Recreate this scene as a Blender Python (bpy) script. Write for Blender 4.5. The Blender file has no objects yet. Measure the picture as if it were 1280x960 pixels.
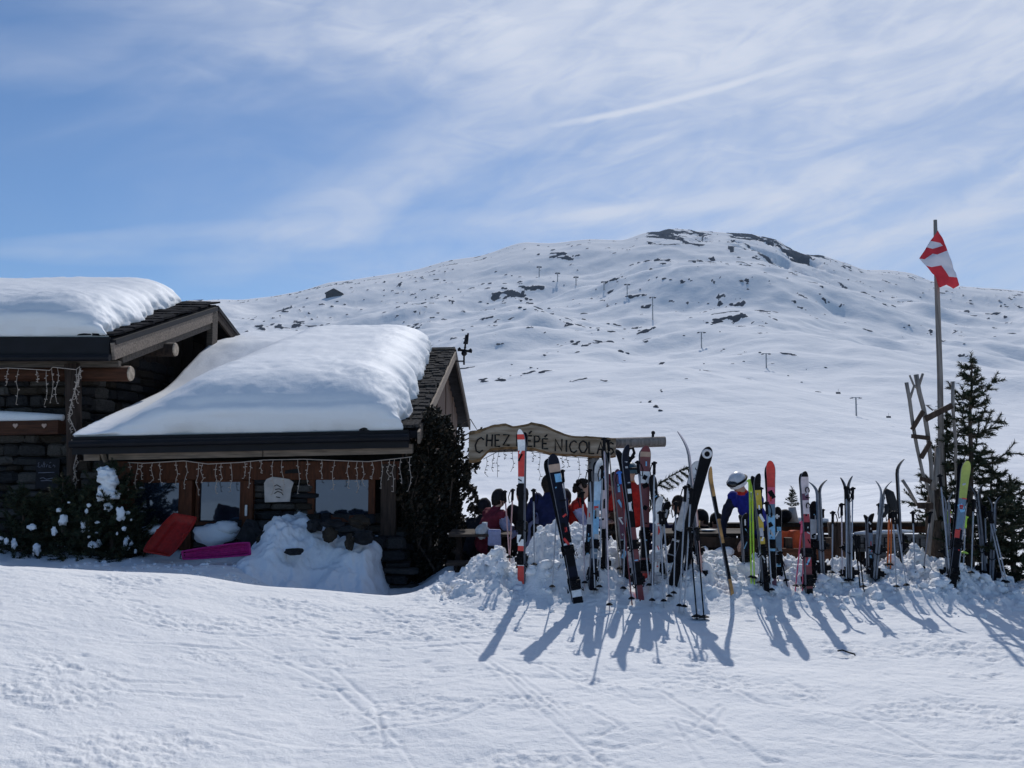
import bpy, math, random
import numpy as np
from mathutils import Vector, Matrix, Quaternion, noise as mnoise

random.seed(7)
C = bpy.context.scene.collection
SC = bpy.context.scene
R = math.radians

# ------------------------------------------------------------------ camera, sun, sky, exposure
EYE = 1.6
F = 1065.0                      # focal length in photo pixels (1280 wide)
PITCH = R(4.3)
cd = bpy.data.cameras.new('camera'); cam = bpy.data.objects.new('camera', cd); C.objects.link(cam)
cd.sensor_width = 36; cd.lens = 36 * F / 1280; cd.clip_start = .1; cd.clip_end = 20000
cam.location = (0, 0, EYE); cam.rotation_euler = (math.pi / 2 + PITCH, 0, 0)
SC.camera = cam
SUN_EL, SUN_AZ = 41.5, 9.0      # azimuth clockwise from +Y
sl = bpy.data.lights.new('sun', 'SUN'); sun = bpy.data.objects.new('sun', sl); C.objects.link(sun)
sl.energy = 4.5; sl.angle = R(.53); sl.color = (1, .975, .945)
sd = Vector((math.sin(R(SUN_AZ)) * math.cos(R(SUN_EL)), math.cos(R(SUN_AZ)) * math.cos(R(SUN_EL)), math.sin(R(SUN_EL))))
sun.rotation_euler = sd.to_track_quat('Z', 'Y').to_euler()
SC.view_settings.view_transform = 'Standard'; SC.view_settings.look = 'None'
SC.view_settings.exposure = -0.55; SC.view_settings.gamma = 1
SC.cycles.max_bounces = 6; SC.cycles.use_denoising = True

def ray(px, py):
    u, v = (px - 640) / F, (480 - py) / F
    return (u, math.cos(PITCH) - v * math.sin(PITCH), v * math.cos(PITCH) + math.sin(PITCH))
def at(px, py, Y):
    x, y, z = ray(px, py); k = Y / y
    return Vector((x * k, Y, EYE + z * k))
def az_ev(px, py):
    x, y, z = ray(px, py); return math.atan2(x, y), z / math.hypot(x, y)

def make_world():
    w = bpy.data.worlds.new('World'); SC.world = w; w.use_nodes = True
    N, L = w.node_tree.nodes, w.node_tree.links; N.clear()
    out = N.new('ShaderNodeOutputWorld'); bg = N.new('ShaderNodeBackground'); bg.inputs['Strength'].default_value = .15
    L.new(bg.outputs[0], out.inputs[0])
    sky = N.new('ShaderNodeTexSky'); sky.sky_type = 'NISHITA'; sky.sun_disc = False
    sky.sun_elevation = R(SUN_EL); sky.sun_rotation = R(SUN_AZ); sky.altitude = 2200; sky.air_density = 1.0; sky.dust_density = .2; sky.ozone_density = 3.0
    def val(x, sock):
        if isinstance(x, (int, float)): sock.default_value = x
        else: L.new(x, sock)
    def m(op, a, b=0.0, c=None):
        n = N.new('ShaderNodeMath'); n.operation = op; val(a, n.inputs[0]); val(b, n.inputs[1])
        if c is not None: val(c, n.inputs[2])
        return n.outputs[0]
    def smooth(x, a, b):
        n = N.new('ShaderNodeMapRange'); n.interpolation_type = 'SMOOTHSTEP'
        val(x, n.inputs[0]); n.inputs[1].default_value = a; n.inputs[2].default_value = b
        return n.outputs[0]
    tc = N.new('ShaderNodeTexCoord'); sp = N.new('ShaderNodeSeparateXYZ'); L.new(tc.outputs['Generated'], sp.inputs[0])
    x, y, z = sp.outputs
    az = m('ARCTAN2', x, y)
    ev = m('DIVIDE', z, m('SQRT', m('ADD', m('MULTIPLY', x, x), m('ADD', m('MULTIPLY', y, y), 1e-5))))
    def noise(sx, sy, rot, detail=6, dist=.6, off=0.0, rough=.55):
        c, s = math.cos(R(rot)), math.sin(R(rot))
        u = m('ADD', m('MULTIPLY', az, c), m('MULTIPLY', ev, s)); v = m('SUBTRACT', m('MULTIPLY', ev, c), m('MULTIPLY', az, s))
        cb = N.new('ShaderNodeCombineXYZ'); L.new(m('MULTIPLY', u, sx), cb.inputs[0]); L.new(m('MULTIPLY', v, sy), cb.inputs[1]); cb.inputs[2].default_value = off
        n = N.new('ShaderNodeTexNoise'); n.inputs['Scale'].default_value = 1; n.inputs['Detail'].default_value = detail
        n.inputs['Distortion'].default_value = dist; n.inputs['Roughness'].default_value = rough
        L.new(cb.outputs[0], n.inputs['Vector']); return n.outputs[0]
    n1 = noise(2.2, 6, 14, 5, .8, 1.3)          # broad veils
    n2 = noise(3.0, 8.5, 14, 6, 2.2, 4.1, .5)       # combed cirrus
    n3 = noise(9, 24, 10, 6, 1.8, 7.7, .55)
    def blob(px, py, wx, wy, rot):              # a soft elongated cloud
        a0, e0 = az_ev(px, py); c, s = math.cos(R(rot)), math.sin(R(rot))
        da, de = m('SUBTRACT', az, a0), m('SUBTRACT', ev, e0)
        u = m('ADD', m('MULTIPLY', da, c), m('MULTIPLY', de, s)); v = m('SUBTRACT', m('MULTIPLY', de, c), m('MULTIPLY', da, s))
        v = m('ADD', v, m('MULTIPLY', m('SUBTRACT', n2, .5), wy / F * .9))
        d = m('ADD', m('POWER', m('ABSOLUTE', m('DIVIDE', u, wx / F)), 2.0), m('POWER', m('ABSOLUTE', m('DIVIDE', v, wy / F)), 2.0))
        return m('SUBTRACT', 1.0, smooth(d, 0.0, 1.0))
    tex = m('ADD', .62, m('MULTIPLY', smooth(n2, .28, .74), .5))
    fine = m('ADD', .74, m('MULTIPLY', smooth(n3, .3, .7), .32))
    veil = m('MULTIPLY', smooth(m('ADD', m('ADD', az, m('MULTIPLY', ev, .55)), m('MULTIPLY', m('SUBTRACT', n1, .5), .9)), -.42, .62), .72)
    top = m('MULTIPLY', smooth(m('ADD', m('ADD', ev, m('MULTIPLY', az, .13)), m('MULTIPLY', m('SUBTRACT', n1, .5), .12)), .40, .50), m('MULTIPLY', smooth(az, -.42, .05), .66))
    parts = [(veil, tex), (top, tex)]
    for (b, k) in ((blob(880, 255, 250, 22, 3), .5), (blob(920, 250, 120, 14, 4), .5), (blob(760, 265, 110, 10, 6), .45), (blob(1140, 288, 150, 13, 9), .38),
                   (blob(560, 285, 330, 26, 4), .26), (blob(190, 300, 230, 20, 10), .24), (blob(120, 322, 190, 12, 4), .16),
                   (blob(120, 75, 260, 50, 12), .20), (blob(370, 25, 300, 60, 6), .32), (blob(560, 185, 420, 60, 30), .38), (blob(1050, 230, 360, 50, 8), .2)):
        parts.append((m('MULTIPLY', b, k), tex))
    total = 1.0
    for mask, t in parts:
        total = m('MULTIPLY', total, m('SUBTRACT', 1.0, m('MINIMUM', m('MULTIPLY', m('MULTIPLY', mask, t), fine), .95)))
    # vapour trail
    (a0, e0), (a1, e1), (am, em) = az_ev(655, 163), az_ev(1060, 58), az_ev(850, 123)
    sl_ = (e1 - e0) / (a1 - a0); bow = em - (e0 + (am - a0) * sl_)
    t = m('DIVIDE', m('SUBTRACT', az, a0), a1 - a0)
    line = m('ADD', e0, m('ADD', m('MULTIPLY', m('SUBTRACT', az, a0), sl_), m('MULTIPLY', m('MULTIPLY', t, m('SUBTRACT', 1.0, t)), 4 * bow)))
    dist = m('ABSOLUTE', m('ADD', m('SUBTRACT', ev, line), m('MULTIPLY', m('SUBTRACT', n3, .5), .006)))
    trail = m('MULTIPLY', m('SUBTRACT', 1.0, smooth(dist, 0.0008, .0062)), m('MULTIPLY', smooth(t, -.02, .25), m('SUBTRACT', 1.0, smooth(t, .75, 1.0))))
    total = m('MULTIPLY', total, m('SUBTRACT', 1.0, m('MULTIPLY', m('MULTIPLY', trail, .78), fine)))
    cloud = m('MULTIPLY', m('SUBTRACT', 1.0, total), m('MULTIPLY', m('SUBTRACT', 1.0, smooth(ev, .7, 2.2)), m('SUBTRACT', 1.0, smooth(m('ABSOLUTE', az), 1.0, 2.2))))   # thins out towards the zenith and behind
    tint = N.new('ShaderNodeMix'); tint.data_type = 'RGBA'; tint.blend_type = 'MULTIPLY'; tint.inputs[0].default_value = 1
    L.new(sky.outputs[0], tint.inputs[6]); tint.inputs[7].default_value = SKY_TINT
    mix = N.new('ShaderNodeMix'); mix.data_type = 'RGBA'; L.new(cloud, mix.inputs[0]); L.new(tint.outputs[2], mix.inputs[6]); mix.inputs[7].default_value = (7.2, 7.7, 8.8, 1)
    L.new(mix.outputs[2], bg.inputs['Color'])
SKY_TINT = (.78, .93, 1.04, 1)
make_world()

# ------------------------------------------------------------------ materials
def M(name, col, rough=.65, var=.25, scale=8, bump=.15, stretch=(1, 1, 1), metal=0, spec=.18, col2=None, detail=5, bscale=None, bdist=.01, trans=0):
    m = bpy.data.materials.new(name); m.use_nodes = True
    N, L = m.node_tree.nodes, m.node_tree.links; b = N['Principled BSDF']
    tc = N.new('ShaderNodeTexCoord'); mp = N.new('ShaderNodeMapping'); mp.inputs['Scale'].default_value = stretch
    L.new(tc.outputs['Object'], mp.inputs[0])
    n = N.new('ShaderNodeTexNoise'); n.inputs['Scale'].default_value = scale; n.inputs['Detail'].default_value = detail; L.new(mp.outputs[0], n.inputs['Vector'])
    r = N.new('ShaderNodeValToRGB'); L.new(n.outputs[0], r.inputs[0])
    c2 = col2 or [min(1, c * (1 + var)) for c in col]; c1 = [c * (1 - var) for c in col]
    r.color_ramp.elements[0].position = .32; r.color_ramp.elements[1].position = .68
    r.color_ramp.elements[0].color = (*c1, 1); r.color_ramp.elements[1].color = (*c2, 1)
    L.new(r.outputs[0], b.inputs['Base Color'])
    b.inputs['Roughness'].default_value = rough; b.inputs['Metallic'].default_value = metal; b.inputs['Specular IOR Level'].default_value = spec
    if bump:
        n2 = N.new('ShaderNodeTexNoise'); n2.inputs['Scale'].default_value = bscale or scale * 2.5; n2.inputs['Detail'].default_value = 4; L.new(mp.outputs[0], n2.inputs['Vector'])
        bp = N.new('ShaderNodeBump'); bp.inputs['Strength'].default_value = bump; bp.inputs['Distance'].default_value = bdist
        L.new(n2.outputs[0], bp.inputs['Height']); L.new(bp.outputs[0], b.inputs['Normal'])
    return m

def snow_mat(name, kind):
    m = bpy.data.materials.new(name); m.use_nodes = True
    N, L = m.node_tree.nodes, m.node_tree.links; b = N['Principled BSDF']
    b.inputs['Roughness'].default_value = .62; b.inputs['Specular IOR Level'].default_value = .06
    tc = N.new('ShaderNodeTexCoord')
    def noise(sc, det, st=(1, 1, 1), rough=.55):
        mp = N.new('ShaderNodeMapping'); mp.inputs['Scale'].default_value = st; L.new(tc.outputs['Object'], mp.inputs[0])
        n = N.new('ShaderNodeTexNoise'); n.inputs['Scale'].default_value = sc; n.inputs['Detail'].default_value = det; n.inputs['Roughness'].default_value = rough
        L.new(mp.outputs[0], n.inputs['Vector']); return n.outputs[0]
    def mixc(f, a, c):
        x = N.new('ShaderNodeMix'); x.data_type = 'RGBA'; L.new(f, x.inputs[0])
        for i, q in ((6, a), (7, c)):
            if isinstance(q, tuple): x.inputs[i].default_value = (*q, 1)
            else: L.new(q, x.inputs[i])
        return x.outputs[2]
    def bump(h, st, d, prev=None):
        x = N.new('ShaderNodeBump'); x.inputs['Strength'].default_value = st; x.inputs['Distance'].default_value = d; L.new(h, x.inputs['Height'])
        if prev is not None: L.new(prev, x.inputs['Normal'])
        return x.outputs[0]
    white = (.84, .855, .875)
    if kind == 'piste':
        L.new(mixc(noise(1.3, 5), (.80, .805, .815), (.885, .885, .88)), b.inputs['Base Color'])
        nb = bump(noise(9, 7, (1, 1.5, 1), .65), .5, .03); nb = bump(noise(60, 5, (1, 1, 1), .7), .7, .008, nb); L.new(nb, b.inputs['Normal'])
    elif kind == 'roof':
        L.new(mixc(noise(.8, 3), (.83, .845, .87), (.87, .88, .89)), b.inputs['Base Color'])
        nb = bump(noise(2.2, 5), .15, .06); nb = bump(noise(26, 6), .3, .015, nb); L.new(nb, b.inputs['Normal'])
        b.inputs['Subsurface Weight'].default_value = .0
    elif kind == 'clump':
        L.new(mixc(noise(3, 3), (.82, .84, .87), (.87, .88, .89)), b.inputs['Base Color'])
        nb = bump(noise(24, 6), .5, .02); L.new(nb, b.inputs['Normal'])
    else:   # mountain: snow over rock by the terrain's own rock attribute
        b.inputs['Roughness'].default_value = 1; b.inputs['Specular IOR Level'].default_value = 0
        at_ = N.new('ShaderNodeAttribute'); at_.attribute_name = 'rock'
        rn = noise(.12, 8, rough=.7)
        rockc = mixc(rn, (.025, .032, .045), (.08, .09, .11))
        ad = N.new('ShaderNodeMath'); ad.operation = 'MULTIPLY_ADD'; L.new(noise(.22, 6, rough=.65), ad.inputs[0]); ad.inputs[1].default_value = .8; L.new(at_.outputs['Fac'], ad.inputs[2])
        mr = N.new('ShaderNodeMapRange'); mr.interpolation_type = 'SMOOTHSTEP'; L.new(ad.outputs[0], mr.inputs[0]); mr.inputs[1].default_value = .90; mr.inputs[2].default_value = .96
        L.new(mixc(mr.outputs[0], mixc(noise(.02, 5), (.82, .83, .845), (.89, .893, .90)), rockc), b.inputs['Base Color'])
        nb = bump(noise(.05, 7, rough=.6), .32, 3.0); nb = bump(noise(.4, 5), .25, .5, nb); L.new(nb, b.inputs['Normal'])
    return m

m_piste, m_roofsnow, m_clump, m_mtn = [snow_mat('snow_' + k, k) for k in ('piste', 'roof', 'clump', 'mountain')]
m_woodx = M('weathered_wood', (.09, .073, .06), .75, .45, 3, .5, (1, 12, 12))
m_woodl = M('light_weathered_wood', (.22, .175, .14), .75, .35, 3, .5, (1, 12, 12))
m_woodz = M('upright_wood', (.055, .036, .027), .75, .45, 3, .5, (12, 12, 1))
m_frame = M('brown_joinery', (.085, .027, .011), .6, .35, 4, .3, (8, 8, 1.5))
m_log = M('red_brown_log', (.07, .028, .015), .7, .4, 3, .4, (1, 10, 10))
m_logend = M('log_end', (.42, .34, .26), .8, .3, 14, .3)
m_darkwood = M('dark_wood', (.026, .017, .013), .75, .5, 4, .4, (6, 6, 1.5))
m_plank = M('gable_plank', (.085, .052, .038), .75, .45, 3, .5, (8, 8, .8))
m_gutter = M('black_metal_gutter', (.006, .006, .009), .6, .3, 5, .05, metal=.0, spec=.25)
m_shake = M('wood_shake', (.038, .037, .038), .95, .6, 6, .6, (6, 2, 6), spec=.03)
m_slate = M('dark_shake', (.016, .016, .019), .95, .4, 6, .5, spec=.03)
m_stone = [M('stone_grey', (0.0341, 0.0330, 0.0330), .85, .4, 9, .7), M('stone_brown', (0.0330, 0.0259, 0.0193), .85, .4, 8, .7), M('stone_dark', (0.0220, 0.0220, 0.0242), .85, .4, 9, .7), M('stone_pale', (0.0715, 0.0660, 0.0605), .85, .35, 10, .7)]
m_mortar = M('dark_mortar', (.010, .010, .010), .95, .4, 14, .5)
m_glass = M('window_glass', (.010, .016, .026), .05, .7, 3.5, 0.2, spec=.8, bscale=3, bdist=.01)
m_glass.node_tree.nodes['Principled BSDF'].inputs['IOR'].default_value = 1.75; m_glass.node_tree.nodes['Principled BSDF'].inputs['Specular Tint'].default_value = (.55, .75, 1, 1)
m_leaf = M('ivy_leaf', (.016, .015, .010), .6, .6, 12, .2)
m_leaf2 = M('dry_leaf', (.05, .035, .022), .7, .5, 12, .2)
m_needle = M('spruce_needle', (.028, .04, .022), .7, .5, 14, .2)
m_needle2 = M('spruce_needle_brown', (.06, .052, .025), .75, .4, 14, .2)
m_bark = M('bark', (.09, .065, .05), .9, .45, 14, .7, (4, 4, 1))
m_pole = M('grey_pole_wood', (.24, .21, .19), .8, .35, 4, .5, (10, 10, .8))
m_sign = M('sign_plank', (.36, .255, .16), .8, .5, 2.2, .5, (1, 5, 7), col2=(.42, .34, .26))
m_signgrey = M('grey_sign_board', (.20, .195, .19), .85, .35, 3, .5, (1, 10, 10))
m_paint = M('black_lettering', (.012, .011, .011), .6, .3, 20, .1)
m_plate = M('off_white_board', (.52, .47, .44), .7, .15, 7, .2)
m_chalk = M('chalk', (.22, .22, .26), .9, .2, 30, .1)
m_slateb = M('black_slate_board', (.008, .009, .014), .6, .3, 8, .1)
m_bulb = M('pale_string_light', (.55, .45, .38), .4, .1, 30, 0)
m_signrock = M('bark_edge', (.20, .12, .06), .9, .5, 9, .6)
m_rock = M('boulder', (.085, .085, .092), .9, .5, .6, .6, bdist=.2)
m_steel = M('galvanised_steel', (.30, .31, .33), .5, .2, 2, 0, metal=.3)
m_deck = M('deck_boards', (.045, .033, .026), .8, .4, 3, .4, (1, 9, 9))
_pal = {}
def col(name, c, rough=.4, var=.12, spec=.5, bump=.05, scale=25):
    if name not in _pal: _pal[name] = M(name, c, rough, var, scale, bump, spec=spec, bdist=.002)
    return _pal[name]
BLACK = lambda: col('black_plastic', (.004, .004, .006), .6, .2, .12); WHITE = lambda: col('white_gloss', (.78, .78, .79)); RED = lambda: col('bright_red', (.62, .035, .025))
NAVY = lambda: col('navy_top', (.005, .007, .018), .55, .2, .15); LBLUE = lambda: col('light_blue', (.22, .48, .72)); DRED = lambda: col('dark_red', (.16, .018, .03))
PURP = lambda: col('plum', (.11, .03, .07)); LIME = lambda: col('lime', (.48, .75, .06)); YEL = lambda: col('yellow', (.55, .38, .03)); PINK = lambda: col('pink_red', (.72, .10, .18))
GREY = lambda: col('alloy', (.42, .43, .46), .35, .1, .6); ORANGE = lambda: col('orange', (.72, .17, .03)); SALMON = lambda: col('salmon', (.62, .36, .33)); TEAL = lambda: col('blue_grey', (.12, .19, .27))
OCHRE = lambda: col('varnished_wood', (.42, .22, .07), .5, .45, .4, .1, 12); KHAKI = lambda: col('olive_lime', (.40, .45, .09)); STEEL = lambda: col('steel_edge', (.15, .16, .19), .4, .2, .5)
BLUE = lambda: col('blue_plastic', (.03, .16, .55)); PINKP = lambda: col('pale_pink', (.60, .50, .52)); MARO = lambda: col('maroon', (.17, .035, .04))

# ------------------------------------------------------------------ mesh helpers
class MB:
    def __init__(s): s.v, s.f, s.m = [], [], []
    def add(s, vs, fs, mi=0):
        o = len(s.v); s.v += [tuple(v) for v in vs]; s.f += [tuple(i + o for i in f) for f in fs]; s.m += [mi] * len(fs) if isinstance(mi, int) else list(mi); return s
    def box(s, c, d, Rm=None, mi=0, jit=0):
        c = Vector(c); vs = []
        for k in range(8):
            q = Vector(((-.5 if k & 1 == 0 else .5) * d[0], (-.5 if k & 2 == 0 else .5) * d[1], (-.5 if k & 4 == 0 else .5) * d[2]))
            if jit: q += Vector([random.uniform(-jit, jit) for _ in range(3)])
            vs.append(c + (Rm @ q if Rm else q))
        return s.add(vs, [(0, 2, 3, 1), (4, 5, 7, 6), (0, 1, 5, 4), (2, 6, 7, 3), (0, 4, 6, 2), (1, 3, 7, 5)], mi)
    def beam(s, a, b, w, h, up=(0, 0, 1), mi=0, jit=0):
        a, b = Vector(a), Vector(b); d = b - a; L = d.length; d.normalize(); up = Vector(up)
        sd_ = d.cross(up)
        if sd_.length < 1e-4: sd_ = d.cross(Vector((0, 1, 0)))
        sd_.normalize(); u = sd_.cross(d)
        return s.box((a + b) / 2, (L, w, h), Matrix((d, sd_, u)).transposed(), mi, jit)
    def tube(s, pts, r, n=7, mi=0, caps=True):
        pts = [Vector(p) for p in pts]; k = len(pts); rs = r if isinstance(r, (list, tuple)) else [r] * k
        vs, fs = [], []; pu = None
        for i, p in enumerate(pts):
            d = (pts[min(i + 1, k - 1)] - pts[max(i - 1, 0)])
            if d.length < 1e-9: d = Vector((0, 0, 1))
            d.normalize()
            if pu is None: pu = Vector((0, -1, 0)) if abs(d.y) < .9 else Vector((1, 0, 0))
            u = pu - d * pu.dot(d)
            if u.length < 1e-6: u = d.orthogonal()
            u.normalize(); pu = u; w = d.cross(u)
            for j in range(n):
                a = 2 * math.pi * j / n; vs.append(p + (u * math.cos(a) + w * math.sin(a)) * rs[i])
        for i in range(k - 1):
            for j in range(n): fs.append((i * n + j, i * n + (j + 1) % n, (i + 1) * n + (j + 1) % n, (i + 1) * n + j))
        if caps: fs += [tuple(reversed(range(n))), tuple(range((k - 1) * n, k * n))]
        return s.add(vs, fs, mi)
    def ball(s, c, r, mi=0, nu=10, nv=6, nz=0, Rm=None, seed=0, top=None):
        c = Vector(c); r = (r, r, r) if isinstance(r, (int, float)) else r; vs, fs = [], []
        for i in range(nv + 1):
            t = math.pi * i / nv * (top if top else 1)
            for j in range(nu):
                a = 2 * math.pi * j / nu; q = Vector((math.sin(t) * math.cos(a), math.sin(t) * math.sin(a), math.cos(t)))
                if nz: q = q * (1 + nz * mnoise.noise(q * 2.1 + Vector((seed * 3.7, seed * 1.3, seed))))
                q = Vector((q.x * r[0], q.y * r[1], q.z * r[2])); vs.append(c + (Rm @ q if Rm else q))
        for i in range(nv):
            for j in range(nu): fs.append((i * nu + j, (i + 1) * nu + j, (i + 1) * nu + (j + 1) % nu, i * nu + (j + 1) % nu))
        return s.add(vs, fs, mi)
    def prism(s, poly, depth_vec, mi=0):
        n = len(poly); d = Vector(depth_vec); vs = [Vector(p) for p in poly] + [Vector(p) + d for p in poly]
        return s.add(vs, [tuple(range(n)), tuple(reversed(range(n, 2 * n)))] + [(i, i + n, (i + 1) % n + n, (i + 1) % n) for i in range(n)], mi)
    def build(s, name, mats, parent=None, smooth=False, bevel=0):
        me = bpy.data.meshes.new(name)
        o_ = origin(parent) if parent is not None else Vector((0, 0, 0))
        me.from_pydata([Vector(v) - o_ for v in s.v], [], s.f)
        for q in (mats if isinstance(mats, (list, tuple)) else [mats]): me.materials.append(q)
        me.polygons.foreach_set('material_index', s.m)
        if smooth: me.polygons.foreach_set('use_smooth', [True] * len(s.f))
        me.update()
        o = bpy.data.objects.new(name, me); C.objects.link(o)
        if parent is not None: o.parent = parent
        if bevel:
            b = o.modifiers.new('bevel', 'BEVEL'); b.width = bevel; b.segments = 2; b.limit_method = 'ANGLE'
        return o
def origin(o):
    p = Vector((0, 0, 0))
    while o is not None: p += o.location; o = o.parent
    return p
def tag(o, label=None, cat=None, group=None, kind=None):
    for k, v in (('label', label), ('category', cat), ('group', group), ('kind', kind)):
        if v: o[k] = v
    return o
def thing(name, label, cat, loc, group=None):
    o = bpy.data.objects.new(name, None); C.objects.link(o); o.location = loc; o.empty_display_size = .1
    return tag(o, label, cat, group)
def inst(name, me, parent, loc, rot=(0, 0, 0), scale=(1, 1, 1), m=None):
    o = bpy.data.objects.new(name, me); C.objects.link(o); o.parent = parent
    o.location = Vector(loc) - origin(parent); o.rotation_euler = rot; o.scale = scale
    return o
def grid_mesh(name, V, mats, mask=None):   # V: (rows, cols, 3)
    r, c, _ = V.shape; idx = np.arange(r * c).reshape(r, c)
    q = np.stack([idx[:-1, :-1], idx[:-1, 1:], idx[1:, 1:], idx[1:, :-1]], -1).reshape(-1, 4)
    me = bpy.data.meshes.new(name); me.vertices.add(r * c); me.vertices.foreach_set('co', V.reshape(-1).astype(np.float32))
    me.loops.add(q.size); me.loops.foreach_set('vertex_index', q.reshape(-1).astype(np.int32))
    me.polygons.add(len(q)); me.polygons.foreach_set('loop_start', (np.arange(len(q)) * 4).astype(np.int32)); me.polygons.foreach_set('loop_total', np.full(len(q), 4, np.int32))
    me.polygons.foreach_set('use_smooth', np.ones(len(q), bool))
    for m in mats: me.materials.append(m)
    me.update(calc_edges=True); me.validate()
    o = bpy.data.objects.new(name, me); C.objects.link(o); return o

# ------------------------------------------------------------------ numpy noise
def vnoise(x, y, seed=0):
    x = np.asarray(x, float); y = np.asarray(y, float)
    xi, yi = np.floor(x).astype(np.int64), np.floor(y).astype(np.int64); fx, fy = x - xi, y - yi
    def h(a, b):
        n = (a * 374761393 + b * 668265263 + seed * 974711) & 0xffffffff
        n = ((n ^ (n >> 13)) * 1274126177) & 0xffffffff; n = (n ^ (n >> 16)) & 0xffffffff
        return n / 4294967295.0
    u, v = fx ** 3 * (fx * (fx * 6 - 15) + 10), fy ** 3 * (fy * (fy * 6 - 15) + 10)
    return (h(xi, yi) * (1 - u) + h(xi + 1, yi) * u) * (1 - v) + (h(xi, yi + 1) * (1 - u) + h(xi + 1, yi + 1) * u) * v
def fbm(x, y, oct=5, seed=0, gain=.5, ridge=False):
    t, a, n = 0, 1.0, 0; c, s = .8, .6
    x = np.asarray(x, float); y = np.asarray(y, float)
    for i in range(oct):
        q = vnoise(x, y, seed + i * 17) * 2 - 1
        if ridge: q = 1 - 2 * np.abs(q)
        t = t + a * q; n += a; a *= gain
        x, y = (c * x - s * y) * 2.03 + 5.1, (s * x + c * y) * 2.03 + 1.7
    return t / n
def sstep(a, b, x):
    t = np.clip((np.asarray(x, float) - a) / (b - a), 0, 1); return t * t * (3 - 2 * t)

# ------------------------------------------------------------------ near ground (piste, hollow before the hut, shovelled bank, terrace ground)
CREST = [(520, 760), (545, 748), (560, 735), (590, 716), (612, 704), (625, 690), (640, 706), (655, 700), (664, 682), (674, 668), (700, 664), (735, 663), (752, 676), (775, 692), (800, 698), (830, 694), (850, 696),
         (880, 690), (900, 697), (930, 706), (960, 710), (990, 708), (1030, 716), (1060, 719), (1100, 713), (1150, 706), (1200, 712), (1230, 716), (1260, 731), (1290, 742), (1400, 765), (1700, 765)]
_cx = np.array([at(a, b, 10.1).x for a, b in CREST]); _cz = np.array([at(a, b, 10.1).z for a, b in CREST])
TRACKS = [[(560, 800), (640, 850), (700, 900)], [(566, 797), (648, 848), (712, 900)], [(150, 775), (260, 790), (420, 800)], [(880, 850), (950, 880), (1060, 900), (1180, 905)], [(1010, 925), (1130, 945), (1270, 950)], [(420, 840), (470, 880), (480, 940)], [(0, 830), (90, 850), (230, 850)], [(1100, 840), (1180, 870), (1270, 880)], [(620, 880), (560, 905), (430, 915)], [(860, 890), (905, 915)], [(866, 915), (900, 885)], [(845, 905), (925, 930)], [(672, 830), (735, 862), (800, 885)], [(715, 838), (765, 862), (800, 880)], [(600, 820), (690, 905), (760, 960)], [(300, 800), (420, 860), (500, 930), (520, 960)], [(0, 780), (140, 800), (330, 812)],
          [(735, 890), (775, 912), (745, 925)], [(840, 905), (880, 960)], [(905, 890), (890, 925)], [(980, 850), (1010, 868)], [(1060, 890), (1180, 945)], [(250, 905), (330, 925), (500, 935)], [(130, 860), (300, 868)], [(830, 870), (960, 955)], [(20, 905), (120, 945)]]
_tr = []
def base_ground(X, Y):
    X = np.asarray(X, float); Y = np.asarray(Y, float)
    s = np.where(Y < 9.3, -.095 * (9.3 - np.maximum(Y, 4.3)), 0.0)
    s = s - .012 * np.clip(4.3 - Y, 0, 20)
    tilt = .145 * np.clip(-X - 1.35, 0, 7) - .012 * np.clip(X, 0, 10)
    z = s + tilt
    yc = 9.15 + np.clip(X + 1.8, -6, 1.5) * .26                      # crest of the piste in front of the hut
    left = sstep(-.7, -1.4, X)
    hollow = np.where(X > -2.9, -.28, .12) + 0 * X
    hollow = -.34 + (.44) * sstep(-2.4, -3.6, X)
    k = sstep(0, 1.6, Y - yc) * left
    z = z * (1 - k) + hollow * k
    right = sstep(-1.0, -.2, X) * sstep(10.6, 11.3, Y)
    return z * (1 - right) + -.45 * right
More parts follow.
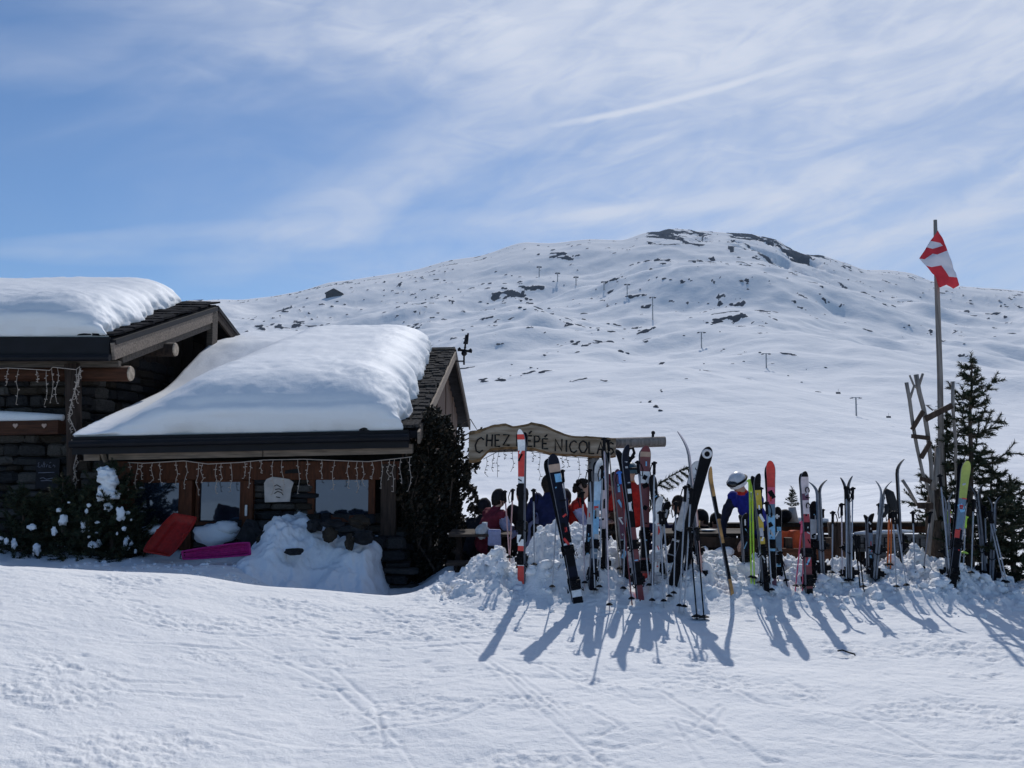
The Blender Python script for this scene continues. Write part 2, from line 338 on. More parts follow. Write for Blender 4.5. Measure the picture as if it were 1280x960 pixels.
def G(X, Y, detail=True):
    X = np.asarray(X, float); Y = np.asarray(Y, float); z = base_ground(X, Y)
    h = np.maximum(np.interp(X * 10.1 / np.maximum(Y, 5), _cx, _cz) - base_ground(X, 0 * Y + 10.1), 0) * sstep(-1.5, -.7, X)
    yc = 10.15 + .12 * fbm(X * .9, X * 0, 2, 3)
    prof = np.where(Y < yc, 1 - sstep(0, 1.35, yc - Y), 1 - sstep(.15, .8, Y - yc))
    lump = fbm(X * 3.0, Y * 3.0, 4, 11) * .13 + np.maximum(fbm(X * 6.5, Y * 6.5, 3, 23), 0) * .15 + .05 * fbm(X * 14, Y * 14, 3, 29, .5, True)
    inb = np.clip(prof * 1.6, 0, 1) * sstep(-1.3, -.6, X)
    z = z + h * prof + lump * inb
    if detail:
        pist = (1 - sstep(8.7, 9.6, Y)) 
        z = z + pist * (.035 * fbm(X * .8, Y * .8, 3, 41) + .012 * fbm(X * 2.2, Y * 4.5, 4, 51))
        ch = sstep(.24, .6, fbm(X * 5.5, Y * 13, 3, 61)) * sstep(-.1, .4, fbm(X * .9, Y * 1.1, 2, 71)); grit = sstep(.0, .45, fbm(X * 1.3, Y * 2.2, 3, 65)); z = z - pist * (ch * .016 + (.005 + .018 * grit) * fbm(X * 15, Y * 22, 4, 63, .65))
        for line in _tr:
            d = np.full(X.shape, 9.0)
            for (a, b) in zip(line[:-1], line[1:]):
                ax, ay, bx, by = a.x, a.y, b.x, b.y; L2 = (bx - ax) ** 2 + (by - ay) ** 2 + 1e-9
                t = np.clip(((X - ax) * (bx - ax) + (Y - ay) * (by - ay)) / L2, 0, 1)
                d = np.minimum(d, np.hypot(X - ax - t * (bx - ax), Y - ay - t * (by - ay)))
            wob = d + .012 * fbm(X * 6, Y * 6, 2, 81)
            z = z + (.5 + .5 * fbm(X * 2.3, Y * 2.3, 2, 83)) * (-.011 * np.exp(-(wob / .014) ** 2) + .006 * np.exp(-((wob - .04) / .025) ** 2))
        hol = sstep(9.2, 10.2, Y) * sstep(-.8, -1.4, X); z = z + hol * .05 * fbm(X * 2.4, Y * 2.4, 4, 91)
    return z
def hit(px, py, detail=False):
    x, y, z = ray(px, py); Ys = np.linspace(3, 13, 2500)
    g = G(x / y * Ys, Ys, detail); d = EYE + z / y * Ys - g
    i = int(np.argmax(d < 0)) if (d < 0).any() else len(Ys) - 1
    return float(Ys[i])
for ln in TRACKS: _tr.append([at(a, b, hit(a, b)) for a, b in ln])

def make_ground():
    ty = np.concatenate([np.linspace(-25, 3.4, 24)[:-1], np.arange(3.4, 8.4, .018), np.arange(8.4, 11.2, .016), np.arange(11.2, 15.2, .07)])
    tx = np.concatenate([np.linspace(-4, -.66, 24)[:-1], np.linspace(-.66, .66, 760), np.linspace(.66, 4, 24)[1:]])
    TX, Y = np.meshgrid(tx, ty); X = TX * np.maximum(Y, 4.0)
    V = np.stack([X, Y, G(X, Y)], -1)
    return tag(grid_mesh('snow_ground', V, [m_piste]), 'trampled white ski piste with ski tracks in front of the hut', None, None, 'structure')
make_ground()

# ------------------------------------------------------------------ mountain
SKY = [(-500, 400), (0, 388), (200, 380), (275, 374), (300, 375), (340, 371), (380, 363), (410, 353), (440, 350), (490, 343), (520, 338), (560, 326), (600, 320), (625, 312), (640, 306), (655, 302), (685, 304), (700, 303), (740, 299), (780, 301), (805, 291), (840, 285),
       (880, 289), (905, 291), (940, 293), (975, 301), (1000, 316), (1030, 320), (1060, 330), (1080, 338), (1110, 337), (1140, 341), (1160, 350), (1200, 357), (1250, 360), (1280, 363), (1500, 372), (1900, 360)]
_sx = []; _sz = []
for a, b in SKY:
    x, y, z = ray(a, b); _sx.append(x / y); _sz.append(z / y)
_gx = np.linspace(-2, 2, 801); _gz = np.convolve(np.pad(np.interp(_gx, _sx, _sz), 60, 'edge'), np.exp(-(np.arange(-60, 61) / 13.0) ** 2) / np.exp(-(np.arange(-60, 61) / 13.0) ** 2).sum(), 'valid')
_fx = np.linspace(-2, 2, 3201); _fz = np.convolve(np.pad(np.interp(_fx, _sx, _sz), 40, 'edge'), np.exp(-(np.arange(-40, 41) / 6.0) ** 2) / np.exp(-(np.arange(-40, 41) / 6.0) ** 2).sum(), 'valid')
def tz_of(py): x, y, z = ray(640, py); return z / y
Y_FOOT, Y_RIDGE = 140.0, 1500.0
_ly = np.log([14, 25, 60, Y_FOOT]); _btz = np.array([tz_of(p) for p in (720, 668, 640, 607)])
def mountain_z(X, Y):
    TX = X / Y; ly = np.log(Y)
    soft = np.interp(TX, _gx, _gz); k_ = sstep(750, 1500, Y); sky_ = soft + (np.interp(TX, _fx, _fz) - soft) * k_
    q = np.clip((Y - Y_FOOT) / (Y_RIDGE - Y_FOOT), 0, 1); zf = Y_FOOT * _btz[-1]; q = q ** 1.14 - .024 * np.sin(q * math.pi * 2) + .02 * np.sin(q * math.pi * 6)
    z = EYE + np.where(Y < Y_FOOT, Y * np.interp(ly, _ly, _btz), zf + (Y_RIDGE * sky_ - zf) * q)
    far = sstep(70, 520, Y); end = 1 - .93 * sstep(760, 1340, Y)
    n = 36 * fbm(X / 210, Y / 240, 4, 101, .42) + 11 * fbm(X / 75, Y / 85, 4, 111, .45) + 1.4 * fbm(X / 18, Y / 20, 3, 121)
    z = z + n * far * end
    z = z + (1 - far) * sstep(20, 60, Y) * .5 * fbm(X / 9, Y / 11, 4, 131)
    # mound behind the terrace, right
    z = z + 2.0 * np.exp(-((Y - 42) / 11.0) ** 2) * sstep(7, 21, X) + .5 * np.exp(-((Y - 24) / 6.0) ** 2) * sstep(-2, 4, X) * sstep(14, 6, X)
    # crags under the summit
    pk = np.maximum(sstep(905, 940, 640 + F * TX) * sstep(1090, 1000, 640 + F * TX) * sstep(900, 1080, Y), .8 * sstep(800, 840, 640 + F * TX) * sstep(905, 870, 640 + F * TX) * sstep(980, 1150, Y))
    cr = fbm(X / 55, Y / 80, 5, 141, .55, True)
    z = z - pk * (22 * np.maximum(.25 - cr, 0)) * (1 - .6 * sstep(1420, 1500, Y))
    return z, pk, cr
def make_mountain():
    tx = np.concatenate([np.linspace(-1.7, -.66, 90)[:-1], np.linspace(-.66, .66, 720), np.linspace(.66, 1.7, 90)[1:]])
    Y1 = np.exp(np.linspace(math.log(14.0), math.log(150), 110))[:-1]; Y2 = np.exp(np.linspace(math.log(150), math.log(1500), 430))
    Y3 = np.linspace(1500, 2600, 12)[1:]
    ty = np.concatenate([Y1, Y2, Y3])
    TX, Y = np.meshgrid(tx, ty); X = TX * Y
    z, pk, cr = mountain_z(X, np.minimum(Y, 1500)); 
    X2 = TX * np.minimum(Y, 1500); z, pk, cr = mountain_z(X2, np.minimum(Y, 1500))
    z = np.where(Y > 1500, z - (Y - 1500) * .45, z)
    far = sstep(170, 320, Y)
    patch = sstep(.10, .42, fbm(X / 75, Y / 120, 3, 201)) ; spots = fbm(X / 9, Y / 12, 4, 211, .6)
    big = sstep(.12, .4, fbm(X / 26, Y / 26, 3, 221)) 
    rr = spots + .55 * patch * (.3 + .7 * big) - .25 * sstep(.1, .5, fbm(X / 160, Y / 200, 3, 241)) - .22 * (1 - sstep(380, 640, Y)); thr = np.quantile(rr[(Y > 300) & (Y < 1450) & (np.abs(TX) < .6)], .958)
    rock = far * np.clip(.5 + (rr - thr) * 5.0, -.5, 1.2)
    gz = np.gradient(z, axis=0) / np.gradient(Y, axis=0)
    px_ = 640 + F * TX; face = np.maximum(sstep(905, 925, px_) * sstep(990, 950, px_) * sstep(1120, 1260, Y), .9 * sstep(812, 826, px_) * sstep(885, 858, px_) * sstep(1250, 1360, Y))
    strata = fbm(X / 26 + Y / 60, Y / 90 - X / 40, 5, 231, .62)
    rock = np.maximum(rock, np.where(pk > .12, .20 + .20 * pk + .42 * face + 2.0 * strata, -1))
    z = z + np.clip(rock, 0, 1) * (.5 + 1.2 * sstep(450, 1000, Y)) * far * (1 - sstep(1350, 1500, Y))
    o = grid_mesh('mountain', np.stack([X, Y, z], -1), [m_mtn])
    at_ = o.data.attributes.new('rock', 'FLOAT', 'POINT'); at_.data.foreach_set('value', rock.reshape(-1).astype(np.float32))
    return tag(o, 'broad snow covered mountainside with rocky summit', None, None, 'structure')
make_mountain()
def mtn_hit(px, py):
    x, y, z = ray(px, py); Ys = np.exp(np.linspace(math.log(60), math.log(1500), 3000))
    g = mountain_z(x / y * Ys, Ys)[0]; d = EYE + z / y * Ys - g
    i = int(np.argmax(d < 0)) if (d < 0).any() else len(Ys) - 1
    Y = float(Ys[i]); return Vector((x / y * Y, Y, float(g[i])))

def lump_mesh(name, m, seed, nu=10, nv=7, nz=.55, sq=(1, 1, 1)):
    b = MB(); b.ball((0, 0, 0), sq, 0, nu, nv, nz, None, seed)
    o = b.build(name, m); me = o.data; bpy.data.objects.remove(o); return me
rock_protos = [lump_mesh('boulder', m_rock, i + 1, 8, 6, .7, (1, .8, .6)) for i in range(4)]
ROCKS = [(417, 413, 9), (424, 414, 6), (623, 431, 6), (628, 430, 4), (776, 440, 8), (784, 442, 5), (760, 405, 4), (812, 503, 7), (820, 509, 9), (826, 514, 6), (801, 503, 3), (826, 488, 4), (884, 404, 5), (890, 406, 4), (827, 490, 4), (1032, 460, 4), (1002, 478, 3), (1136, 407, 4), (548, 369, 4), (600, 378, 5), (650, 385, 6), (656, 387, 4), (686, 386, 4),
         (610, 380, 4), (573, 362, 4), (556, 351, 4), (738, 410, 4), (748, 413, 5), (700, 400, 3), (664, 460, 4), (672, 461, 3), (638, 470, 3), (640, 456, 3), (875, 463, 3), (880, 455, 3), (905, 437, 4), (930, 452, 3), (950, 441, 4), (885, 380, 3), (927, 352, 7), (934, 355, 4), (830, 349, 6), (838, 350, 4), (821, 347, 4), (984, 348, 3), (1036, 378, 4), (1130, 410, 3), (1250, 378, 4), (1256, 381, 3), (1236, 398, 3), (985, 470, 3), (1008, 462, 2),
         (495, 398, 3), (505, 403, 3), (470, 410, 3), (520, 372, 4), (532, 375, 3), (480, 370, 3), (455, 375, 3), (380, 384, 3), (350, 395, 3), (330, 402, 3), (692, 352, 3), (705, 357, 3), (640, 345, 3), (620, 340, 3), (722, 338, 3), (745, 362, 3), (770, 380, 3), (800, 362, 3), (855, 420, 3), (900, 415, 3), (1060, 350, 3), (1100, 365, 3), (1150, 372, 3), (1205, 430, 3)]
for i, (a, b, w) in enumerate(ROCKS):
    p = mtn_hit(a, b); k = w * .5 * p.y / F
    o = bpy.data.objects.new('boulder', rock_protos[i % 4]); C.objects.link(o)
    o.location = p + Vector((0, 0, k * .1)); o.rotation_euler = (random.uniform(-.3, .3), random.uniform(-.3, .3), random.uniform(0, 6)); o.scale = (k * 1.15, k * .9, k * .75)
    zone = 'on the far left shoulder near the stone hut' if a < 560 else 'beneath the summit crags' if b < 360 and a > 740 else 'high on the slope below the left summit' if b < 395 and a < 760 else 'on the right hand slopes by the flag' if a > 960 else 'right of the weather vane' if a < 720 else 'low in the gully above the carved sign' if b > 480 else 'in the middle of the slope between the pylons'
    tag(o, 'dark boulder poking out of the snow ' + zone, 'boulder', 'boulders on the mountainside')

# far stone hut on the left ridge
def far_hut():
    p = mtn_hit(417, 371); s = p.y / F; t = thing('stone_hut', 'small grey stone hut alone on the distant left ridge', 'hut', p)
    w, h, d = 20 * s, 5.5 * s, 12 * s; b = MB(); b.box(p + Vector((0, d / 2, h / 2 - 2)), (w, d, h + 4)); b.build('wall', m_stone[2], t)
    for sg in (-1, 1):
        b = MB(); e = .9 * w / 2 * 1.15
        b.prism([p + Vector((sg * 0, -.06 * d, h + 4.5 * s)), p + Vector((sg * e * 1.1, -.06 * d, h * .72)), p + Vector((sg * e * 1.1, -.06 * d, h * .72 + .8 * s)), p + Vector((0, -.06 * d, h + 5.4 * s))], (0, d * 1.12, 0)); b.build('roof', m_slate, t)
    b = MB(); b.prism([p + Vector((-w / 2, .02 * d, h - .2)), p + Vector((w / 2, .02 * d, h - .2)), p + Vector((0, .02 * d, h + 4.4 * s))], (0, d * .9, 0)); b.build('gable', m_stone[2], t)
    b = MB(); b.box(p + Vector((-w * .2, -.15, h * .45)), (2.6 * s, .3, 3.2 * s)); b.build('door', m_darkwood, t)
far_hut()
def pylon(px, py0, py1, where, arm=12):
    p = mtn_hit(px, py1); s = p.y / F; H = (py1 - py0) * s; t = thing('chairlift_pylon', 'grey chairlift pylon with a crossarm, ' + where, 'pylon', p, 'chairlift pylons on the slope')
    b = MB(); b.tube([p - Vector((0, 0, 2)), p + Vector((0, 0, H))], [.55 * s + .12, .35 * s + .1], 8); b.build('mast', m_steel, t, True)
    a = arm * .5 * s; b = MB(); b.beam(p + Vector((-a, 0, H)), p + Vector((a, 0, H)), .6 * s, .8 * s); c = b.build('crossarm', m_steel, t)
    for sg in (-1, 1):
        b = MB(); b.box(p + Vector((sg * a, 0, H - .7 * s)), (2.4 * s, 5 * s, .8 * s)); b.build('sheave_train', m_rock, t)
    b = MB(); b.box(p + Vector((.8 * s, 0, H * .62)), (2.6 * s, .3 * s, .4 * s)); b.build('platform', m_steel, t)
for a in ((1070.5, 497, 520, 'lowest one, right of the ski tips', 11), (958, 442, 460, 'second from the bottom of the line', 9), (877, 415, 435, 'third from the bottom, above the twig', 8), (816, 371, 400, 'tallest one at the centre of the slope', 6), (784, 355, 368, 'fifth from the bottom of the line', 5), (755, 352, 363, 'between two others high on the slope', 5),
          (720, 346, 357, 'third from the top of the line', 4), (697, 341, 352, 'second from the top of the line', 4), (674, 333, 346, 'highest one near the left summit', 4)): pylon(*a)
def chair(px, py, where):
    g = mtn_hit(px, py + 10); s = g.y / F; p = at(px, py, g.y); t = thing('lift_chair', 'tiny dark chairlift chair hanging ' + where, 'lift chair', p, 'chairs hanging on the lift line')
    k = 2.2 * s; b = MB(); b.tube([p + Vector((0, 0, 2.2)) * k, p + Vector((0, .2, .9)) * k, p], .09 * k, 6); b.build('hanger', m_steel, t)
    b = MB(); b.box(p + Vector((0, 0, -.5)) * k, (2.6 * k, .5 * k, .25 * k)); b.build('seat', m_rock, t); b = MB(); b.box(p + Vector((0, .35, 0)) * k, (2.6 * k, .12 * k, .9 * k)); b.build('backrest', m_rock, t)
chair(1111, 521, 'just right of the lowest pylon'); chair(1048, 491, 'left of the lowest pylon, above it')

# ------------------------------------------------------------------ stones, shakes
stone_protos = []
for i in range(5):
    b = MB(); b.box((0, 0, 0), (1, 1, 1), None, 0, .09)
    o = b.build('stone', m_stone[0]); bv = o.modifiers.new('b', 'BEVEL'); bv.width = .16; bv.segments = 1
    dg = bpy.context.evaluated_depsgraph_get(); me = bpy.data.meshes.new_from_object(o.evaluated_get(dg)); bpy.data.objects.remove(o)
    for v in me.vertices: v.co *= 1 + .16 * mnoise.noise(v.co * 2.3 + Vector((i * 7, 0, 0)))
    stone_protos.append(me)
stone_meshes = []
for me in stone_protos:
    for m in m_stone:
        q = me.copy(); q.materials.clear(); q.materials.append(m); q.name = 'stone'; stone_meshes.append(q)
def stone_wall(parent, p0, ux, W, H, out, course=.13, length=.3, dep=.22, keep=lambda u, v: True, rough=.03):
    ux = Vector(ux); out = Vector(out); ang = math.atan2(ux.y, ux.x); z = 0.0; n = 0
    while z < H:
        h = course * random.uniform(.6, 1.45); u = -random.uniform(0, length * .5)
        while u < W:
            L = length * random.uniform(.45, 1.7)
            if keep(u + L / 2, z + h / 2) and n < 295:
                n += 1
                c = Vector(p0) + ux * (min(max(u + L / 2, 0), W)) + Vector((0, 0, z + h / 2)) + out * random.uniform(-rough, rough)
                inst('stone', random.choice(stone_meshes), parent, c, (random.uniform(-.05, .05), random.uniform(-.06, .06), ang + random.uniform(-.06, .06)), (L * .97, dep, h * .95))
            u += L
        z += h
def lights(t, pts, drops, dl=(.15, .4), r=.006, bulbs=6):
    """festoon of tiny lamps: cable along pts with hanging strands"""
    b = MB(); b.tube(pts, r, 5); k = MB()
    tot = len(pts) - 1
    for i in range(drops):
        f = (i + random.uniform(.2, .8)) / drops * tot; j = min(int(f), tot - 1); p = Vector(pts[j]).lerp(Vector(pts[j + 1]), f - j)
        L = random.uniform(*dl); q = [p + Vector((random.uniform(-.006, .006) * s + .012 * math.sin(s * 1.3 + i), random.uniform(-.01, .01), -L * s / 5)) for s in range(6)]
        b.tube(q, r * .7, 4)
        for s in range(bulbs):
            w = q[min(int(s * 5 / bulbs) + 1, 5)] + Vector((0, 0, random.uniform(-.02, .02))); d = Vector((random.choice((-1, 1)) * random.uniform(.015, .03), random.uniform(-.01, .01), random.uniform(-.01, .012)))
            k.tube([w, w + d], [.004, .007], 5)
    b.build('cable', m_bulb, t, True); o = k.build('bulbs', m_bulb, t, True); o['kind'] = 'stuff'

def roof_snow(name, label, X0, X1f, Ye, Yr, Yb, roofz, thick, nx=150, ny=150):
    """slab of settled snow on a pitched roof: rounded brow at the eave and the right verge"""
    u = np.concatenate([np.linspace(0, .72, nx // 2)[:-1], .72 + .28 * np.sin(np.linspace(0, math.pi / 2, nx // 2))])
    v = np.concatenate([.16 * (1 - np.cos(np.linspace(0, math.pi / 2, ny // 3))), np.linspace(.16, 1, ny - ny // 3)[1:]])
    U, Vv = np.meshgrid(u, v); Y = Ye + (Yb - Ye) * Vv
    X1 = X1f(Y); X = X0 + (X1 - X0) * U
    zr = roofz(X, Y); t = thick(X, Y, X1 - X, Y - Ye)
    # overhanging lip and crumbly edges
    n = fbm(X * 1.1, Y * 1.1, 4, 301); n2 = fbm(X * 6, Y * 6, 3, 311)
    Z = zr + t * (1 + .06 * n) + .014 * n2 * np.clip(t * 3, 0, 1) + .012 * fbm(X * 16, Y * 16, 3, 313) * np.exp(-((Y - Ye - .6) / .6) ** 2)
    hf = np.clip((Z - zr) / .8, 0, 1) + .035 * fbm(X * 2.2, X * 0, 4, 351); ledge = .05 * sstep(.20, .15, hf) + .04 * sstep(.46, .40, hf + .02 * fbm(X * 5, X * 0, 3, 353)) + .02 * sstep(.66, .6, hf)
    Y = Y - ledge * np.exp(-(Y - Ye) / .7) * sstep(.05, .3, t)
    Yo = Y - .10 * np.sin(np.clip(t / .8, 0, 1) * math.pi) * np.exp(-(Y - Ye) / .5) + .02 * fbm(X * 2, Z * 7, 3, 321) * np.exp(-(Y - Ye) / .6)
    Xo = X + .07 * fbm(Y * 5, Z * 5, 3, 331) * np.exp(-(X1 - X) / .35)
    V = np.stack([Xo, Yo, Z], -1)
    V[0, :, 1] += .07 * fbm(X[0] * 3, X[0] * 0, 4, 341); V[1, :, 1] += .05 * fbm(X[0] * 3, X[0] * 0, 4, 341)
    bot = np.stack([X[:1], V[:1, :, 1] + .02, zr[:1] - .02], -1); back = np.stack([X[-1:], Y[-1:], zr[-1:]], -1)
    V = np.concatenate([bot, V, back], 0)
    l = V[:, :1].copy(); l[:, 0, 2] = roofz(l[:, 0, 0], l[:, 0, 1]); r = V[:, -1:].copy(); r[:, 0, 2] = roofz(r[:, 0, 0], r[:, 0, 1])
    V = np.concatenate([l, V, r], 1)
    o = grid_mesh(name, V, [m_roofsnow]); return tag(o, label, 'snow')

def rect_frame(mb, x0, x1, z0, z1, Y, w, d):
    mb.box(((x0 + x1) / 2, Y, z1 + w / 2), (x1 - x0 + 2 * w, d, w)); mb.box(((x0 + x1) / 2, Y, z0 - w / 2), (x1 - x0 + 2 * w, d, w))
    mb.box((x0 - w / 2, Y + .004, (z0 + z1) / 2), (w, d, z1 - z0)); mb.box((x1 + w / 2, Y + .004, (z0 + z1) / 2), (w, d, z1 - z0))

# ------------------------------------------------------------------ low hut (right one)
HE, HR, HB = 12.0, 19.6, 26.5; HX0, HX1 = -6.13, -1.33
def hut_z(X, Y):
    X = np.asarray(X, float); e = 1.74 + (X + 6.13) * .021            # eave sags a little to the left
    return np.where(Y < HR, e + (Y - HE) * .262, e + (HR - HE) * .262 - (Y - HR) * .215)
def build_hut():
    t = thing('low_stone_hut', 'low stone hut with brown windows under a thick snow slab and shake roof', 'hut', (-3.8, 15, -.3))
    W = lambda px, Y=12.6: at(px, 560, Y).x
    Zp = lambda py, Y=12.6: at(640, py, Y).z
    # wall core
    b = MB(); b.box((-3.9, 16.2, .5), (4.6, 6.8, 2.4)); b.prism([(-1.75, 12.75, 1.5), (-1.75, 24.6, 1.5), (-1.75, HR, 3.45)], (-4.2, 0, 0)); b.box((-3.9, 21.9, .5), (4.4, 5, 2.2))
    wall = b.build('wall', m_mortar, t)
    # masonry panels of the front wall
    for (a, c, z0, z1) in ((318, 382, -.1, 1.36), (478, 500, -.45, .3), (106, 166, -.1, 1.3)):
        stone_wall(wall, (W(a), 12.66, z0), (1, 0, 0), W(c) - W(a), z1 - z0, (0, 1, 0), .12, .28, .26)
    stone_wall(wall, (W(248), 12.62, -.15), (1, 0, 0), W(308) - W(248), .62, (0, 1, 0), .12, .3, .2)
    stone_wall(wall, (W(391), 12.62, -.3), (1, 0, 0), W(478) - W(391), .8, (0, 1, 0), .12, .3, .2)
    # plate beam under the eave in three weathered lengths
    for (a, c, q) in ((108, 128, .005), (139, 330, 0), (331, 516, .004)):
        b = MB(); za, zb = Zp(576 - (a - 108) * .022, 12.25), Zp(576 - (c - 108) * .022, 12.25)
        b.beam((W(a, 12.25), 12.25 + q, za + .07), (W(c, 12.25), 12.25 + q, zb + .07), .16, .14, jit=.004); b.build('plate_beam', m_woodl, t, bevel=.01)
    b = MB(); b.beam((W(134, 12.25), 12.22, Zp(577, 12.25)), (W(131, 12.25), 12.15, Zp(563, 12.25)), .05, .05); b.build('bracket', m_woodl, t)
    # header and posts
    b = MB(); b.box(((W(150) + W(500)) / 2, 12.56, Zp(588)), (W(500) - W(150), .12, .27)); b.build('header', m_frame, t, bevel=.008)
    for (a, c, p1, p2, m) in ((232, 246, 600, 690, m_frame), (308, 321, 600, 690, m_frame), (478, 497, 580, 690, m_woodz), (156, 166, 600, 690, m_frame)):
        b = MB(); b.box(((W(a) + W(c)) / 2, 12.53, (Zp(p1) + Zp(p2)) / 2), (W(c) - W(a), .14, Zp(p1) - Zp(p2)), jit=.004); b.build('post', m, t, bevel=.008)
    for (a, c, p1, p2) in ((167, 231, 599, 672), (248, 307, 598, 656), (391, 466, 585, 648)):
        f = MB(); rect_frame(f, W(a) + .05, W(c) - .05, Zp(p2) + .05, Zp(p1) - .05, 12.58, .05 if a != 391 else .10, .09); fr = f.build('window', m_frame, t, bevel=.006)
        g = MB(); g.box(((W(a) + W(c)) / 2, 12.60, (Zp(p1) + Zp(p2)) / 2), (W(c) - W(a) - .09, .02, Zp(p1) - Zp(p2) - .09)); g.build('pane', m_glass, fr)
        for q in (.3, .72):          # curtain folds hanging inside show as vertical bars
            pass
    b = MB(); b.box((W(313.5), 12.445, Zp(637)), (.035, .03, .16)); b.build('handle', col('handle_steel', (.6, .6, .6), .3), t, bevel=.008)
    # roof boards and fascia / gutter
    e = lambda X, Y, d=0: Vector((X, Y, float(hut_z(X, Y)) + d))
    b = MB(); A = HX0 - .02; B = HX1
    b.add([e(A, HE), e(B, HE), e(B, HR), e(A, HR), e(A, HE, -.1), e(B, HE, -.1), e(B, HR, -.1), e(A, HR, -.1)], [(0, 1, 2, 3), (7, 6, 5, 4), (0, 4, 5, 1), (1, 5, 6, 2), (3, 7, 4, 0)])
    b.add([e(A, HR), e(B, HR), e(B, HB), e(A, HB), e(A, HR, -.1), e(B, HR, -.1), e(B, HB, -.1), e(A, HB, -.1)], [(0, 1, 2, 3), (7, 6, 5, 4), (2, 6, 7, 3), (1, 5, 6, 2), (0, 3, 7, 4)])
    roof = b.build('roof', m_slate, t)
    b = MB(); b.beam(e(A, HE - .03, -.10), e(B - .12, HE - .03, -.10), .05, .25); b.tube([e(A, HE - .11, -.06), e(B - .1, HE - .11, -.06)], .055, 10); b.build('gutter', m_gutter, t)
    b = MB(); b.beam(e(A, HE + .06, -.18), e(B - .16, HE + .06, -.18), .04, .1); b.build('fascia', m_darkwood, t)
    # shakes: the strip left bare by the snow
    y = HE - .03; r = 0; protos = []
    while y < HR - .1:
        s = .27; x = -2.15 + (.0 if y > 13 else .0)
        while x < HX1 - .01:
            w = min(random.uniform(.13, .24), HX1 + .02 - x); c = MB()
            c.box(e(x + w / 2, y + s / 2 + .04, .032 + random.uniform(0, .03)), (w * .93, s * 1.2, .045), Matrix.Rotation(.19, 3, 'X'), 0, .010); c.build('shingle', m_shake, roof); x += w
        y += s; r += 1
    # barge boards
    b = MB(); b.beam(e(B + .02, HE - .02, -.09), e(B + .02, HR, -.09), .035, .17); b.build('barge_board', m_woodl, t)
    b = MB(); b.beam(e(B + .02, HR, -.07), e(B + .02, HB, -.07), .04, .24); b.build('barge_board', m_darkwood, t)
    b = MB(); b.beam(e(-2.3, HR, .06), e(B + .02, HR, .06), .3, .05); b.build('ridge_cap', m_woodl, t)
    # gable boards
    y = 12.75
    while y < 25:
        w = random.uniform(.42, .75); zt = float(hut_z(-1.6, y + w / 2)) - .12; c = MB(); c.box((-1.62 + random.uniform(-.015, .015), y + w / 2, (zt - .2) / 2), (.035, w * .94, zt + .2), None, 0, .006); c.build('plank', m_plank, t); y += w
    # stones of the gable foot
    stone_wall(wall, (-1.58, 12.55, -.55), (0, 1, 0), 1.6, .95, (1, 0, 0), .14, .3, .25)
    # lights
    l = thing('string_lights', 'pale icicle string lights hung along the beam above the hut windows', 'string lights', at(330, 582, 12.1))
    pts = [at(a, b_, 12.12) for a, b_ in ((160, 578), (180, 579), (230, 576), (260, 580), (300, 578), (330, 575), (380, 574), (430, 576), (460, 577), (490, 574), (515, 571))]
    random.seed(21); lights(l, pts, 30, (.15, .5)); random.seed(8)
    # plaque
    p = thing('plaque', 'off white irregular plaque with a small dark drawing on the stone pier', 'plaque', at(348, 613, 12.45))
    b = MB(); b.prism([at(x, y_, 12.46) for x, y_ in ((330, 604), (333, 599), (340, 596), (349, 597), (361, 599), (367, 603), (364, 612), (362, 627), (331, 628))], (0, .025, 0)); b.build('board', m_plate, p)
    b = MB()
    for q in ([(342, 608), (346, 606), (351, 609)], [(344, 612), (349, 611), (353, 613)], [(343, 617), (347, 614), (352, 616), (354, 619)], [(345, 621), (350, 622)]): b.tube([at(x, y_, 12.452) for x, y_ in q], .006, 5)
    b.build('drawing', m_paint, p)
    # weather vane / antenna on the gable tip
    a = thing('weather_vane', 'black weather vane on a bracket at the tip of the low hut gable', 'weather vane', at(580, 455, HR))
    P = lambda x, y_: at(x, y_, HR)
    b = MB(); b.tube([P(580, 456), P(580, 446), P(581.5, 432), P(582.5, 426)], .022, 7); b.build('mast', m_gutter, a)
    b = MB(); b.tube([P(566, 451.5), P(580, 451.5)], .018, 6); b.build('bracket', m_gutter, a)
    b = MB(); b.tube([P(572, 437.5), P(581, 438), P(590, 440)], .03, 6); b.beam(P(572.5, 437.3), P(575.5, 434.7), .02, .05); b.beam(P(586, 439), P(589.5, 436.5), .02, .06); b.build('crossarm', m_gutter, a)
    b = MB(); b.ball(P(580.2, 441.5), .042 * 19.6 / 12); b.ball(P(581.4, 434.5), .03); b.build('hub', m_gutter, a, True)
    b = MB(); b.tube([P(582, 430), P(582.6, 418.5)], [.05, .02], 6); b.tube([P(583, 427), P(585.3, 416.5)], [.05, .02], 6); b.beam(P(579.3, 428.5), P(585, 429), .03, .05); b.build('arrow', m_gutter, a)
build_hut()
def th_hut(X, Y, dr, df):
    T = .78 - .02 * (Y - HE) + 0 * X
    lf = (X + 6.13)                                  # thin along the cabin wall, thickening up the slope
    L = np.maximum(.06 + .78 * sstep(14.8, 17.6, Y), .06 + .94 * sstep(.1, 1.8, lf))
    sup = lambda d, r, p: (1 - (1 - np.clip(d / r, 0, 1)) ** p) ** (1 / p)
    return T * L * sup(df + .0, 1.15, 2.6) * sup(dr, 1.0, 2.2) * (1 - .25 * sstep(19.6, 24, Y))
roof_snow('roof_snow', 'thick smooth snow slab on the low hut roof', HX0 - .04, lambda Y: -1.52 - .045 * (Y - HE) + .03 * np.sin(Y * 4) + .05 * fbm(Y * 2.2, Y * 0, 3, 5), HE - .02, HR, 24.5, lambda X, Y: hut_z(X, Y) + .04, th_hut)

